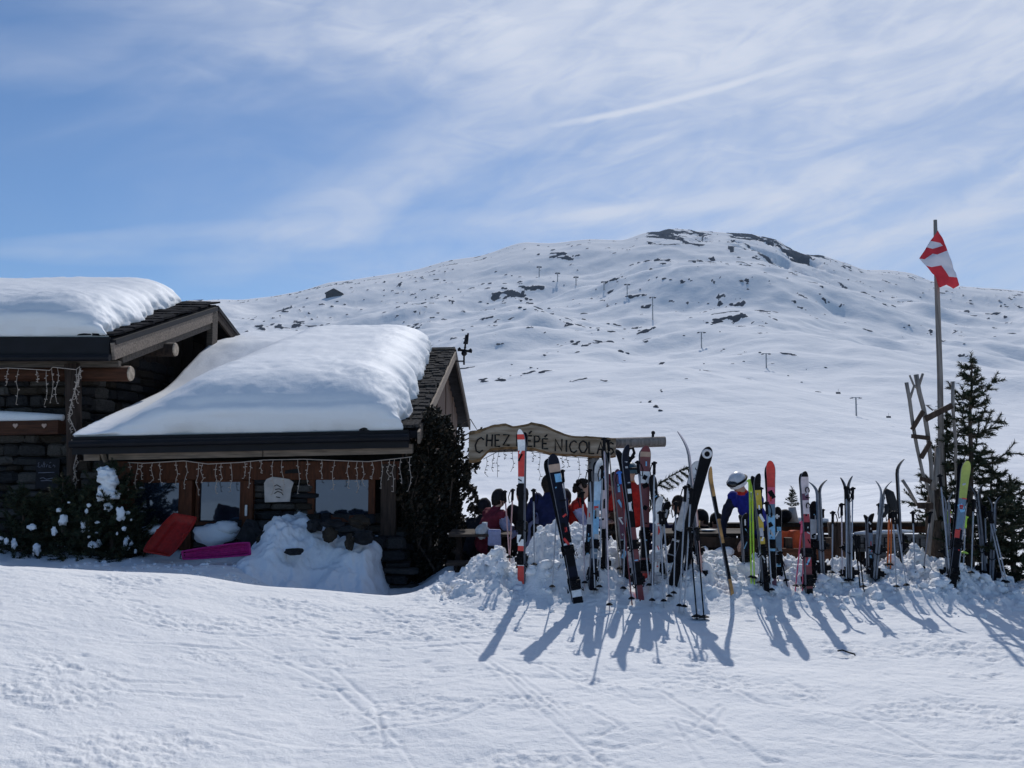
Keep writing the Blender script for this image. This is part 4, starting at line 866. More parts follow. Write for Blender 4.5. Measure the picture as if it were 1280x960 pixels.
def ski_pole(label, top, base, shaft, grip=None, lean=.1, basket=.035, bpos=None, strap=True, r=.0085, Y=None, dy=0, group=None, bcol=None, gl=.13):
    Y = (Y or hit(*base)) + dy; p0, p1 = at(*base, Y), at(*top, Y + lean); d = (p1 - p0).normalized(); L = (p1 - p0).length; t = thing('ski_pole', label, 'ski pole', p0, group); p0 = p0 - d * .05; grip = grip or BLACK()
    b = MB(); b.tube([p0, p0 + d * .04, p1 - d * gl], [.004, r * .8, r], 8); b.build('shaft', shaft, t, True)
    g = p1 - d * gl; b = MB(); b.tube([g, g + d * .02, g + d * gl * .5, g + d * gl * .85, p1, p1 + d * .012], [.014, .017, .015, .018, .021, .01], 8); b.beam(p1 - d * .012 - Vector((.03, 0, 0)), p1 - d * .004 + Vector((.028, 0, 0)), .02, .018); b.build('grip', grip, t, True)
    c = p0 + d * (.05 + (bpos if bpos is not None else .05)); b = MB(); b.tube([c, c + d * .008, c + d * .025], [basket, basket * .95, .012], 12); b.build('basket', bcol or BLACK(), t)
    if strap:
        sd_ = random.choice((-1, 1)); x = Vector((sd_, -.3, 0)).normalized(); q = p1 - d * .01; b = MB()
        b.tube([q, q + x * .035 - d * .02, q + x * .05 - d * .08, q + x * .035 - d * .15, q + x * .012 - d * .13, q - d * .02], .006, 5); b.build('strap', BLACK(), t)
    return t
random.seed(99)
W_, R_, K_ = WHITE(), RED(), BLACK()
# 1 white and red pair
skis('white skis with red diamonds planted under the carved sign', (653, 535), (652, 722), 13, [(.16, R_), (.19, W_), (.25, K_), (.28, R_), (.32, W_), (.45, K_), (.66, K_), (.70, W_), (.86, R_), (.885, W_), (.93, W_), (.965, R_), (1, W_)], [(.5, NAVY()), (1, K_)], yaw=-28, lean=.05)
ski_pole('pale ski pole standing against the white and red skis', (649, 606), (648, 716), GREY(), strap=False)
ski_pole('left one of the two thin pink shafted poles beside the white and red skis', (631, 614), (637, 702), SALMON()); ski_pole('right one of the two thin pink shafted poles beside the white and red skis', (641, 612), (637, 703), SALMON())
# 2 navy
skis('navy black skis with pale tip drawing splayed at the tails', (687, 567), (722, 752), 18, [(.12, K_), (.16, W_), (.3, NAVY()), (.42, K_), (.44, W_), (.5, K_), (.88, NAVY()), (.93, col('tan_print', (.45, .3, .22))), (1, NAVY())], yaw=8, splay=.012, lean=.25)
ski_pole('pale grey ski pole leaning left of the navy skis', (698, 601), (690, 740), GREY()); ski_pole('grey ski pole with black grip right of the navy skis', (703, 588), (716, 724), GREY())
# 3 blue/white
skis('light blue skis with white rounded tips and black tails', (748, 572), (740, 734), 13, [(.30, NAVY()), (.40, TEAL()), (.70, LBLUE()), (.86, col('pale_blue', (.5, .66, .8))), (1, W_)], [(1, W_)], yaw=14, lean=.12)
ski_pole('slim pole crossing in front of the light blue skis', (737, 587), (744, 744), GREY()); ski_pole('black gripped pole right of the light blue skis', (753, 583), (749, 740), GREY())
skis('dark skis half hidden right of the light blue pair', (757, 560), (756, 722), 9, [(.4, K_), (.7, PINKP()), (1, K_)], yaw=-40, lean=.2, dy=.1)
# 4 poles with gloves
ski_pole('pole with dark grips high at the sign, left of its pair', (755, 548), (762, 764), PINKP(), bpos=.06); ski_pole('pole with dark grips high at the sign, right of its pair', (760, 550), (775, 717), col('pale_gold', (.5, .42, .33)))
skis('black skis with curled dark tips and deep red tails', (777, 554), (800, 748), 12, [(.17, DRED()), (.3, K_), (.5, MARO()), (.75, K_), (1, NAVY())], [(.2, R_), (1, K_)], yaw=24, curve=.1, lean=.12, splay=.006)
ski_pole('blue gripped pole beside the black curled skis', (774, 590), (790, 755), MARO(), BLUE())
b = MB(); b.tube([at(x, y, 9.5) for x, y in ((783, 584), (788, 575), (793, 566), (791, 560), (786, 561), (784, 570), (789, 574), (793, 570))], .018, 7); tag(b.build('ski_strap', BLACK(), None, True), 'black strap loop hung on the curled black ski tips', 'strap')
# 5 maroon
skis('wide maroon skis with a white spot at the tip', (806, 556), (806, 727), 17, [(.15, R_), (.25, MARO()), (.45, K_), (.74, MARO()), (.82, W_), (.84, MARO()), (.92, MARO()), (.955, col('tan_print', (.45, .3, .22))), (1, DRED())], [(1, MARO())], yaw=4, lean=.14)
ski_pole('black gripped pole on the left side of the maroon skis', (797, 577), (812, 738), GREY()); ski_pole('black gripped pole on the right side of the maroon skis', (818, 578), (815, 757), GREY())
skis('black skis with white lettering patches right of the maroon pair', (815, 592), (828, 722), 12, [(.3, GREY()), (.5, W_), (.6, K_), (.66, W_), (.72, K_), (.78, W_), (1, K_)], yaw=-8, lean=.1)
skis('silver white skis standing low between the pole shafts', (822, 618), (819, 730), 13, [(.5, W_), (.7, GREY()), (1, W_)], yaw=30, lean=.05, bcol=GREY())
ski_pole('thin pole with dark basket right of the silver skis', (825, 640), (830, 758), GREY(), strap=False); ski_pole('thin pole leaning left behind the black ski', (829, 640), (837, 752), GREY(), strap=False)
# 7 thin curved ski seen from the side
skis('thin pale pink ski seen edge on with a curled tip', (857, 541), (876, 728), 8, [(.4, SALMON()), (1, PINKP())], yaw=60, curve=-.10, lean=.05, single=True, dy=.1, edge=SALMON(), bind=None)
# 8 black + white crossing skis
t, p0, d, n, s_, L, Yk = skis('broad black ski with a white ring at the tip leaning right', (886, 557), (841, 729), 17, [(1, K_)], yaw=-6, single=True, lean=.02, decal=False)
b = MB(); c = p0 + d * L * .945 + n * .032; b.tube([c + (d * math.cos(q) + s_ * math.sin(q)) * .042 + n * (.014 * math.cos(q)) for q in [i * 6.2832 / 20 for i in range(21)]], .017, 6); b.build('ring', col('dull_white', (.6, .6, .62)), t)
t, p0, d, n, s_, L, Yk = skis('broad white ski with a black signature mark behind the black one', (874, 575), (834, 716), 18, [(.25, GREY()), (.35, K_), (1, W_)], yaw=-6, single=True, lean=.1, dy=.15, edge=GREY(), decal=False)
b = MB(); c = p0 + d * L * .93 + n * .03; b.tube([c + (d * math.cos(q) + s_ * math.sin(q)) * .018 for q in [i * 6.2832 / 10 for i in range(11)]], .006, 5); b.build('badge', K_, t)
b = MB(); b.tube([p0 + n * .024 + d * L * (.88 - .016 * i) + s_ * (.018 * math.sin(i * 1.9) + .008 * math.sin(i * .7)) for i in range(13)], .004, 5); b.build('signature', K_, t)
ski_pole('left dark gripped pole in front of the crossed black and white skis', (857, 608), (849, 764), GREY(), gl=.16); ski_pole('right dark gripped pole in front of the crossed black and white skis', (864, 611), (855, 765), GREY(), gl=.16)
ski_pole('left black touring pole with a round basket', (862, 660), (871, 771), K_, basket=.055, bpos=.0, strap=False); ski_pole('right black touring pole with a round basket', (871, 660), (880, 772), K_, basket=.055, bpos=.0, strap=False)
skis('old varnished wooden ski leaning left of the helmeted person', (884, 582), (914, 741), 7, [(.2, OCHRE()), (.45, K_), (.5, OCHRE()), (.62, OCHRE()), (.78, K_), (1, OCHRE())], yaw=20, single=True, lean=.1, bind=None, edge=OCHRE())
# 11 lime and dark pair
ski_pole('left of two lime green poles in front of the blue jacket', (937, 600), (939, 728), LIME(), LIME(), strap=False, r=.010); ski_pole('right of two lime green poles in front of the blue jacket', (940, 600), (943, 729), LIME(), LIME(), strap=False, r=.010)
skis('black skis with yellow pattern beside the blue jacket', (944, 590), (957, 736), 11, [(.45, K_), (.5, YEL()), (.55, K_), (.62, YEL()), (.66, YEL()), (.72, K_), (.86, YEL()), (1, K_)], yaw=14, lean=.08, curve=.07)
for x, nm in ((937, 'left'), (945, 'right')): pass
skis('skis with bright red tip and blue white lower half', (962, 574), (966, 733), 13, [(.2, PURP()), (.35, K_), (.6, LBLUE()), (.68, TEAL()), (.8, PINK()), (1, R_)], [(1, K_)], yaw=-22, lean=.1, curve=.08, splay=.008)
ski_pole('grey pole leaning on the red tipped skis', (958, 628), (965, 744), GREY()); ski_pole('short black pole between the red tipped skis and the pink poles', (975, 690), (984, 732), K_, strap=False)
# 13/14
ski_pole('left of two pink ski poles beside the tall red skis', (1003, 652), (994, 739), PINK(), PINK(), strap=False); ski_pole('right of two pink ski poles beside the tall red skis', (1005, 655), (1003, 739), PINK(), PINK(), strap=False)
t, p0, d, n, s_, L, Yr = skis('tall dark red skis with white printed tips', (1004, 588), (1011, 741), 13, [(.14, K_), (.3, DRED()), (.55, col('crimson', (.33, .02, .04))), (.62, K_), (.68, col('crimson', (.33, .02, .04))), (.78, PINKP()), (.83, PURP()), (.955, PINKP()), (1, K_)], yaw=12, lean=.05, curve=.03)
# strokes of the ski's print: C I C running down the upper sheet
def strokes(mb, glyph, o, ux, uy, w, h, r):
    for ln in glyph: mb.tube([Vector(o) + ux * (a * w) + uy * (b * h) for a, b in ln], r, 5)
FONT = {'C': [[(.9, .85), (.6, 1), (.25, .85), (.08, .5), (.25, .12), (.6, 0), (.92, .18)]], 'H': [[(.1, 0), (.1, 1)], [(.85, 0), (.85, 1)], [(.1, .5), (.85, .5)]], 'E': [[(.85, 1), (.12, 1), (.12, 0), (.88, 0)], [(.12, .52), (.7, .52)]], 'Z': [[(.1, 1), (.85, 1), (.1, 0), (.9, 0)]],
        'P': [[(.12, 0), (.12, 1), (.65, .97), (.85, .75), (.65, .5), (.12, .47)]], 'É': [[(.85, .95), (.12, .95), (.12, 0), (.88, 0)], [(.12, .5), (.7, .5)], [(.4, 1.12), (.8, 1.38)]], 'N': [[(.1, 0), (.1, 1), (.85, 0), (.85, 1)]], 'I': [[(.5, 0), (.5, 1)]],
        'O': [[(.5, 1), (.15, .8), (.08, .4), (.3, .03), (.65, .03), (.92, .4), (.85, .8), (.5, 1)]], 'L': [[(.15, 1), (.15, 0), (.85, 0)]], 'A': [[(.05, 0), (.48, 1), (.92, 0)], [(.22, .38), (.76, .38)]], 'S': [[(.88, .85), (.5, 1), (.15, .8), (.3, .55), (.7, .45), (.88, .2), (.5, 0), (.1, .12)]],
        'T': [[(.05, 1), (.95, 1)], [(.5, 1), (.5, 0)]], 'D': [[(.12, 0), (.12, 1), (.55, .95), (.88, .5), (.55, .05), (.12, 0)]], 'R': [[(.12, 0), (.12, 1), (.65, .97), (.85, .75), (.65, .52), (.12, .5)], [(.4, .5), (.88, 0)]], 'G': [[(.9, .85), (.6, 1), (.25, .85), (.08, .5), (.25, .1), (.6, 0), (.9, .15), (.9, .45), (.6, .45)]], "'": [[(.5, 1), (.4, .75)]], ' ': []}
q = p0 + n * .03 + d * L * .88
for k, ch in enumerate('CIC'): b = MB(); strokes(b, FONT[ch], q - d * (.085 * k) - s_ * .0, -d, -s_ * -1, .07, .045, .006); b.build('letter', K_, t)
# 15-18 edge-on skis
skis('edge on dark blue skis with tips in a thin V by the tall red skis', (1022, 597), (1028, 720), 9, [(1, TEAL())], yaw=88, curve=.10, lean=.05); ski_pole('left short pole right of the thin V skis', (1025, 634), (1027, 700), GREY(), dy=.1); ski_pole('right short pole right of the thin V skis', (1029, 637), (1030, 700), GREY(), dy=.1)
skis('edge on black skis with splayed tips before the wooden stump', (1058, 593), (1062, 728), 9, [(1, K_)], yaw=86, curve=.06, lean=.08, dy=.05); ski_pole('left pale pole against the edge on black skis', (1058, 609), (1058, 732), GREY()); ski_pole('right pale pole against the edge on black skis', (1066, 610), (1064, 732), GREY())
ski_pole('left of two stubby dark poles below the edge on black skis', (1069, 670), (1076, 744), K_, strap=False); ski_pole('right of two stubby dark poles below the edge on black skis', (1072, 670), (1080, 740), K_, strap=False)
skis('blue grey edge on skis before the terrace sign', (1105, 598), (1093, 728), 10, [(1, TEAL())], yaw=74, curve=.08, lean=.08, splay=.004)
ski_pole('pole left along the blue grey skis', (1099, 630), (1096, 727), GREY(), strap=False)
ski_pole('left orange pole with a black glove over its grip', (1112, 634), (1109, 712), ORANGE(), r=.012); ski_pole('right orange pole with a black glove over its grip', (1115, 634), (1113, 712), ORANGE(), r=.010)
b = MB(); Yg = 9.75
b.tube([at(x, y, Yg) for x, y in ((1107, 612), (1112, 617), (1115, 628), (1117, 638), (1120, 643))], [.02, .05, .055, .04, .02], 9); b.tube([at(x, y, Yg) for x, y in ((1109, 630), (1108, 640), (1104, 647))], [.03, .025, .012], 7); tag(b.build('glove', col('black_cloth', (.016, .016, .018), .9), None, True), 'black ski glove pulled over the orange pole grips', 'glove')
ski_pole('left bare pole right of the orange poles', (1116, 640), (1121, 740), GREY(), strap=False); ski_pole('right bare pole right of the orange poles', (1119, 640), (1134, 738), GREY(), strap=False)
skis('single dark ski seen edge on with curled tip near the sign', (1119, 571), (1126, 712), 8, [(1, TEAL())], yaw=90, curve=.10, single=True, lean=.06, dy=.15, bind=(.36, .3))
ski_pole('grey pole leaning before the dark stump', (1163, 640), (1154, 716), col('dull_alloy', (.22, .22, .24)), strap=False, basket=.02)
ski_pole('grey pole leaning left of the lime tipped skis', (1175, 594), (1188, 726), GREY(), strap=False); 
skis('wide lime tipped blue grey skis before the spruce', (1206, 575), (1190, 732), 13, [(.35, K_), (.5, NAVY()), (.66, TEAL()), (.72, TEAL()), (1, KHAKI())], yaw=-12, lean=.12, splay=.01, curve=.05)
ski_pole('left pole crossing the lime tipped skis', (1208, 618), (1190, 730), GREY(), strap=False); ski_pole('right pole crossing the lime tipped skis', (1210, 614), (1196, 729), GREY(), strap=False)
ski_pole('left pole with a lime green basket by the lime tipped skis', (1186, 640), (1181, 712), GREY(), LIME(), strap=False, bcol=LIME(), basket=.045, bpos=.2); ski_pole('right pole with a lime green basket by the lime tipped skis', (1207, 646), (1204, 714), GREY(), LIME(), strap=False, bcol=LIME(), basket=.045, bpos=.2)
skis('slim dark skis standing before the right spruce', (1221, 604), (1232, 720), 8, [(.4, GREY()), (1, K_)], yaw=40, lean=.08)
ski_pole('left of two grey poles beside the slim dark skis', (1227, 632), (1228, 721), GREY(), strap=False); ski_pole('right of two grey poles beside the slim dark skis', (1231, 634), (1234, 722), GREY(), strap=False)
ski_pole('left of the two rightmost grey poles against the spruce', (1235, 640), (1256, 733), GREY(), strap=False); ski_pole('right of the two rightmost grey poles against the spruce', (1238, 640), (1260, 734), GREY(), strap=False)

skis('dark skis with pale flecks close behind the light blue pair', (741, 600), (733, 722), 11, [(.4, K_), (.6, NAVY()), (.8, GREY()), (1, K_)], yaw=-20, lean=.12, dy=.25)
skis('plum coloured skis half hidden behind the curled black pair', (769, 585), (783, 728), 11, [(.35, K_), (.6, PURP()), (.8, MARO()), (1, PURP())], yaw=16, lean=.1, dy=.2)
skis('black and grey skis leaning between the maroon and silver skis', (834, 625), (812, 726), 11, [(.4, K_), (.7, GREY()), (1, K_)], yaw=10, lean=.1, dy=.2)
skis('dark blue skis low behind the two black touring poles', (868, 622), (858, 722), 12, [(.3, NAVY()), (.7, K_), (1, NAVY())], yaw=-12, lean=.1, dy=.2)
skis('salmon tailed dark skis right of the black touring poles', (864, 600), (877, 727), 8, [(.35, SALMON()), (.6, K_), (1, SALMON())], yaw=30, lean=.08, dy=.15)
skis('black skis with teal patches right of the red tipped pair', (972, 632), (975, 726), 11, [(.4, K_), (.7, TEAL()), (1, K_)], yaw=-18, lean=.1, dy=.3)
skis('short dark skis left of the lime green poles', (929, 640), (933, 722), 11, [(.5, K_), (.7, NAVY()), (1, K_)], yaw=22, lean=.08, dy=.2)
skis('black skis leaning behind the tall red pair', (1017, 625), (1016, 730), 11, [(.6, K_), (.8, GREY()), (1, K_)], yaw=-14, lean=.1, dy=.2)
skis('dark skis between the stubby poles and the terrace sign', (1086, 640), (1087, 728), 10, [(.5, K_), (.75, TEAL()), (1, K_)], yaw=25, lean=.1, dy=.15)
skis('dark upright skis before the flagpole foot', (1184, 612), (1186, 724), 10, [(.6, K_), (1, TEAL())], yaw=60, lean=.08, dy=.15)
skis('dark skis behind the slim pair at the right spruce', (1243, 618), (1240, 726), 9, [(.6, K_), (1, NAVY())], yaw=50, lean=.08, dy=.1)
for (tx_, ty_, bx_, by_, m_, lab) in ((667, 612, 668, 712, GREY(), 'thin pole standing between the white and red skis and the navy skis'), (728, 615, 731, 735, PINKP(), 'pale pole left of the light blue skis'), (783, 600, 779, 742, GREY(), 'thin pole between the curled black skis and the blue grip'), (845, 628, 842, 748, GREY(), 'thin pole crossing the tail of the broad white ski'),
                                     (951, 610, 949, 735, GREY(), 'thin pole between the yellow patterned and red tipped skis'), (1041, 640, 1040, 722, GREY(), 'lone thin pole left of the wooden stump'), (1052, 630, 1053, 726, PINKP(), 'pale pole in front of the wooden stump'), (1141, 640, 1144, 722, GREY(), 'thin pole in front of the terrace sign'), (1217, 625, 1214, 722, GREY(), 'thin pole right of the lime tipped skis')):
    ski_pole(lab, (tx_, ty_), (bx_, by_), m_)
# ------------------------------------------------------------------ carved sign gate
def carved_sign():
    Y = 12.2; t = thing('carved_sign', 'arched wooden plank sign with black letters CHEZ PÉPÉ NICOLAS', 'sign', at(680, 560, Y)); P = lambda x, y, d=0: at(x, y, Y + d)
    top = [(586, 540), (600, 537), (615, 531), (632, 529), (642, 533), (655, 531), (664, 528), (678, 530), (692, 536), (706, 542), (718, 545), (740, 545), (760, 547), (770, 548)]
    bot = [(774, 571), (760, 573), (735, 572), (705, 570), (688, 569), (670, 564), (652, 561), (630, 562), (615, 563), (607, 568), (602, 576), (590, 580), (586, 578)]
    vs = [P(*q) for q in top + bot]; c = MB()
    # plank: strips between matched top and bottom outlines, with thickness
    n = 40; T = [P(586 + (770 - 586) * i / n, np.interp(586 + (770 - 586) * i / n, [a for a, _ in top], [b for _, b in top]) + random.uniform(-.5, .5)) for i in range(n + 1)]
    bb = sorted(bot); B = [P(586 + (770 - 586) * i / n, np.interp(586 + (770 - 586) * i / n, [a for a, _ in bb], [b for _, b in bb]) + random.uniform(-.4, .4)) for i in range(n + 1)]
    th = Vector((0, .07, 0)); v = []; f = []; mi = []
    for i in range(n + 1):
        m1 = T[i].lerp(B[i], .1); m2 = T[i].lerp(B[i], .9); v += [T[i] + Vector((0, .02, 0)), m1, m2, B[i] + Vector((0, .02, 0)), B[i] + th, T[i] + th]
    for i in range(n):
        for k in range(6): f.append((i * 6 + k, i * 6 + (k + 1) % 6, (i + 1) * 6 + (k + 1) % 6, (i + 1) * 6 + k)); mi.append(1 if k in (0, 2, 3, 5) else 0)
    f += [(5, 4, 3, 2, 1, 0), tuple(n * 6 + k for k in range(6))]; mi += [1, 1]
    c.add(v, f, mi); c.build('plank', [m_sign, m_signrock], t)
    b = MB(); LET = [('C', 592, 566, 12, 19, .12), ('H', 607, 558, 9, 15, .06), ('E', 618, 558, 8, 14.5, 0), ('Z', 628, 556.5, 10, 13, 0), ('P', 645, 558, 9, 15, 0), ('É', 658, 558, 8, 14, 0), ('P', 667, 559, 9, 14, 0), ('É', 677, 561, 9, 13, 0), ('N', 693, 564, 11, 15, 0), ('I', 704, 565, 8, 15, 0), ('C', 711, 566, 11, 15, 0), ('O', 723, 566, 12, 15, 0), ('L', 735, 567, 9, 15, 0), ('A', 746, 567.5, 10, 15, 0), ('S', 759, 568, 9, 15, 0)]
    for ch, x, y, w, h, sk in LET:
        for ln in FONT[ch]: b.tube([P(x + a * w + sk * u * h, y - u * h, -.006) for a, u in ln], .0125, 6)
    b.build('lettering', m_paint, t)
    g = thing('log_gate', 'grey log beam on a post carrying the carved sign', 'gate', at(742, 700, Y)); b = MB(); b.tube([at(592, 560, Y + .2), at(700, 556, Y + .2), at(831, 552, Y + .2)], [.075, .08, .075], 12); lg = b.build('beam', m_pole, g, True)
    b = MB(); e = at(831, 552, Y + .2); b.tube([e, e + Vector((.008, 0, 0))], [.074, .068], 12); b.build('beam_end', m_darkwood, lg)
    b = MB(); b.tube([at(742, 570, Y + .12), at(742, 720, Y + .12)], [.085, .09], 10); b.build('post', m_pole, g, True)
    b = MB(); b.tube([at(816, 546, Y + .2), at(816.5, 541, Y + .2)], .02, 6); b.ball(at(816.5, 541, Y + .2), .03); b.build('knob', m_gutter, g)
    l = thing('string_lights', 'thin unlit string lights dangling below the carved sign', 'string lights', at(660, 570, Y)); random.seed(61); pts = [P(x, y, .03) for x, y in ((604, 574), (625, 563), (650, 562), (680, 567), (710, 571), (740, 573))]
    old = globals()['m_bulb']; globals()['m_bulb'] = m_gutter; lights(l, pts, 13, (.12, .4), .0045, 4); globals()['m_bulb'] = old
carved_sign()

# ------------------------------------------------------------------ terrace: deck, fence, rail, sign, tables
DZ = -.28
b = MB(); b.box((3.2, 12.4, DZ - .06), (8.6, 2.9, .1)); tag(b.build('terrace_deck', m_deck), 'boards of the sun terrace behind the snow bank', None, None, 'structure')
def terrace():
    t = thing('terrace_fence', 'dark low wooden fence along the back of the terrace', 'fence', at(1000, 700, 13.0)); Y = 13.0
    b = MB(); a, c = at(820, 656, Y), at(1168, 655, Y); b.beam(a, c, .22, .055, jit=.004); b.build('rail', m_darkwood, t)
    b = MB(); b.beam(at(820, 662, Y + .05), at(1168, 661.5, Y + .05), .04, .11); b.build('rail_board', m_frame, t)
    for i in range(26):
        x = 822 + i * 13.3; p = at(x, 668, Y + .1); h = p.z - DZ; bb = MB(); bb.box((p.x, Y + .1, DZ + h / 2), (.14, .03, h), None, 0, .008); bb.build('plank', random.choice((m_darkwood, m_woodz)), t)
    b = MB(); q0, q1 = at(940, 652, Y - .02), at(1035, 652, Y - .02); n = 9
    b.tube([q0.lerp(q1, i / n) + Vector((0, 0, .008 * math.sin(i * 2.1) + .02)) for i in range(n + 1)], [.03, .05, .055, .05, .05, .052, .05, .05, .045, .03], 9); tag(b.build('rail_snow', m_clump, None, True), 'thin snow strip on the terrace rail beside the potted tree', 'snow')
    b = MB(); q0, q1 = at(1068, 667, Y - .25), at(1140, 664, Y - .25); b.tube([q0.lerp(q1, i / 6) for i in range(7)], [.02, .035, .03, .035, .03, .03, .015], 8); tag(b.build('sign_snow', m_clump, None, True), 'thin snow strip along the top of the chalet terrace sign', 'snow')
    # sign
    s = thing('terrace_sign', "weathered grey board sign reading CHALET D'ALPAGE TERRASSE", 'sign', at(1120, 700, Y - .3)); Ys = Y - .28
    bds = []
    rows = ((668, 690, "CHALET", 1063, 9.6, "D'ALPAGE", 1129), (692, 712, "", 0, 0, "TERRASSE", 1119))
    for (y0, y1) in ((668, 689.5), (691, 712)):
        b = MB(); p, q = at(1062, y0, Ys), at(1190, y1, Ys); x0 = p.x if y0 < 680 else at(1086, y0, Ys).x
        b.box(((x0 + q.x) / 2, Ys + .02, (p.z + q.z) / 2), (q.x - x0, .03, p.z - q.z), None, 0, .004); bds.append(b.build('board', m_signgrey, s))
    b = MB()
    def word(w, x, yb, adv, h):
        for ch in w:
            if ch != ' ': 
                for ln in FONT[ch]: b.tube([at(x + a * adv * .75, yb - u * h, Ys - .004) for a, u in ln], .009, 5)
            x += adv if ch != "'" else adv * .45
    word('CHALET', 1064, 686, 10.2, 14); b.build('lettering', m_paint, bds[0]); b.__init__(); word("D'ALPAGE", 1128, 687, 8.6, 14); b.build('lettering', m_paint, bds[0]); b.__init__(); word('TERRASSE', 1118, 708.5, 8.3, 13); b.build('lettering', m_paint, bds[1])
    # stump post
    t = thing('wooden_stump', 'dark upright wooden stump behind the edge on black skis', 'stump', at(1049, 716, 11.3)); b = MB(); b.tube([at(1049, 725, 11.3), at(1048, 690, 11.3), at(1046, 653, 11.3)], [.13, .11, .12], 12); b.build('trunk', m_woodz, t, True)
    # front planks of terrace (low)
    f = thing('plank_barrier', 'low rough plank barrier behind the snow bank', 'barrier', at(930, 720, 11.0))
    for i, (x0, x1, y0, y1) in enumerate(((842, 960, 676, 680), (900, 1040, 690, 693), (838, 950, 704, 706))):
        b = MB(); b.beam(at(x0, y0, 11.0 + .03 * i), at(x1, y1, 11.0 + .03 * i), .05, .13, jit=.01); b.build('plank', (m_darkwood, m_log, m_darkwood)[i], f)
    for x in (846, 910, 985, 1036):
        b = MB(); b.beam(at(x, 672, 11.12), at(x + 1, 740, 11.12), .09, .09, (0, 1, 0)); b.build('post', m_woodz, f)
    for i, (x, y, a, c, lab) in enumerate(((880, 690, 6, 7, 'left'), (905, 690, 12, 6, 'middle'), (917, 703, 6, 9, 'right'))):
        bb = MB(); bb.ball(at(x, y, 10.9), (a / 97, .06, c / 97), 0, 10, 7, .4, None, i + 71); tag(bb.build('snow_pad', m_clump, None, True), lab + ' snow lump stuck on the low plank barrier', 'snow')
    # potted tree
    p = thing('potted_tree', 'tiny conifer in a pale tapered pot on the terrace rail', 'potted tree', at(991, 652, 12.9)); b = MB(); b.tube([at(992, 652, 12.9), at(990, 634, 12.9)], [.075, .055], 12); b.build('pot', m_plate, p, True)
    random.seed(14); c = MB()
    for k in range(13):
        y = 633 - k * 1.6; l = 9 * (1 - k / 15)
        for sg in (-1, 1): twig(c, at(990, y, 12.9), at(990 + sg * l * random.uniform(.6, 1.1), y - random.uniform(0, 4), 12.9 + random.uniform(-.1, .1)), .01, 0, 40, .03)
    twig(c, at(990, 630, 12.9), at(990, 609, 12.9), .012, 0, 50); c.build('foliage', [m_needle, m_needle2], p)
    b = MB(); b.ball(at(981, 645, 12.75), (.11, .09, .1), 0, 12, 8, .2); tag(b.build('hat', K_, None, True), 'black hat lying on the rail beside the potted tree', 'hat')
    # tables and benches
    for (xa, xb, Yt, lab) in ((563, 640, 11.6, 'dark picnic table beside the ivy'), (665, 790, 12.0, 'dark picnic table in the middle of the terrace'), (826, 940, 11.7, 'dark picnic table where the helmeted person rests his hands')):
        t = thing('picnic_table', lab, 'table', Vector((at((xa + xb) / 2, 660, Yt).x, Yt, DZ))); x0, x1 = at(xa, 660, Yt).x, at(xb, 660, Yt).x; zt = .46
        for k in range(4): b = MB(); b.box(((x0 + x1) / 2, Yt - .27 + k * .18, zt), (x1 - x0, .17, .035), None, 0, .003); b.build('plank', m_deck, t)
        for sg in (-1, 1):
            b = MB(); b.box(((x0 + x1) / 2, Yt + sg * .62, .14), (x1 - x0, .24, .04)); b.build('bench_seat', m_deck, t)
        for x in (x0 + .12, x1 - .12):
            b = MB(); b.beam((x, Yt - .55, DZ), (x, Yt - .1, zt - .03), .06, .09); b.beam((x, Yt + .55, DZ), (x, Yt + .1, zt - .03), .06, .09); b.beam((x, Yt - .7, .1), (x, Yt + .7, .1), .05, .09); b.build('leg', m_darkwood, t)
    for (x, y, Yt, lab) in ((885, 664, 11.6, 'white plate on the table left of the helmeted person'), (735, 660, 11.9, 'white plate on the middle table'), (700, 662, 11.9, 'second white plate on the middle table, nearer the navy jacket')):
        p = at(x, y, Yt); p.z = .485; b = MB(); b.tube([p, p + Vector((0, 0, .008)), p + Vector((0, 0, .018))], [.06, .09, .12], 16); tag(b.build('plate', W_, None, True), lab, 'plate')
    for (x, Yt, m, lab) in ((872, 11.75, col('beer', (.5, .27, .05), .2), 'amber drinking glass on the table beside the wooden ski'), (902, 11.6, W_, 'white cup on the table left of the helmeted person'), (606, 11.5, W_, 'white cup on the table beside the ivy'), (760, 12.0, col('cola', (.08, .02, .01), .2), 'dark drink on the middle table')):
        p = at(x, 660, Yt); p.z = .48; b = MB(); b.tube([p, p + Vector((0, 0, .13))], [.03, .038], 12); tag(b.build('drinking_glass', m, None, True), lab, 'glass')
    b = MB(); b.box(at(618, 672, 11.3), (.17, .12, .2), None, 0, .012); tag(b.build('bag', col('lilac_cloth', (.32, .33, .5), .8), None, bevel=.02), 'lilac bag standing below the person at the left table', 'bag')
    b = MB(); b.ball(at(603, 664, 11.35), (.09, .08, .1), 0, 10, 7, .4); tag(b.build('jacket', col('grey_white_cloth', (.5, .5, .5), .9), None, True), 'crumpled pale jacket on the left table', 'jacket')
    # chair with orange jacket
    t = thing('terrace_chair', 'dark wooden chair carrying the orange jacket', 'chair', at(985, 720, 11.4)); Yc = 11.45; x0, x1 = at(962, 680, Yc).x, at(1003, 680, Yc).x
    b = MB(); b.box(((x0 + x1) / 2, Yc + .2, .12), (x1 - x0, .42, .04)); b.build('seat', m_darkwood, t)
    b = MB(); b.box(((x0 + x1) / 2, Yc, .38), (x1 - x0, .035, .2)); b.build('backrest', m_darkwood, t)
    for x in (x0, x1):
        for y in (Yc, Yc + .38): b = MB(); b.beam((x, y, DZ), (x, y, .5 if y == Yc else .12), .04, .04, (0, 1, 0)); b.build('leg', m_darkwood, t)
    V = np.zeros((16, 22, 3)); 
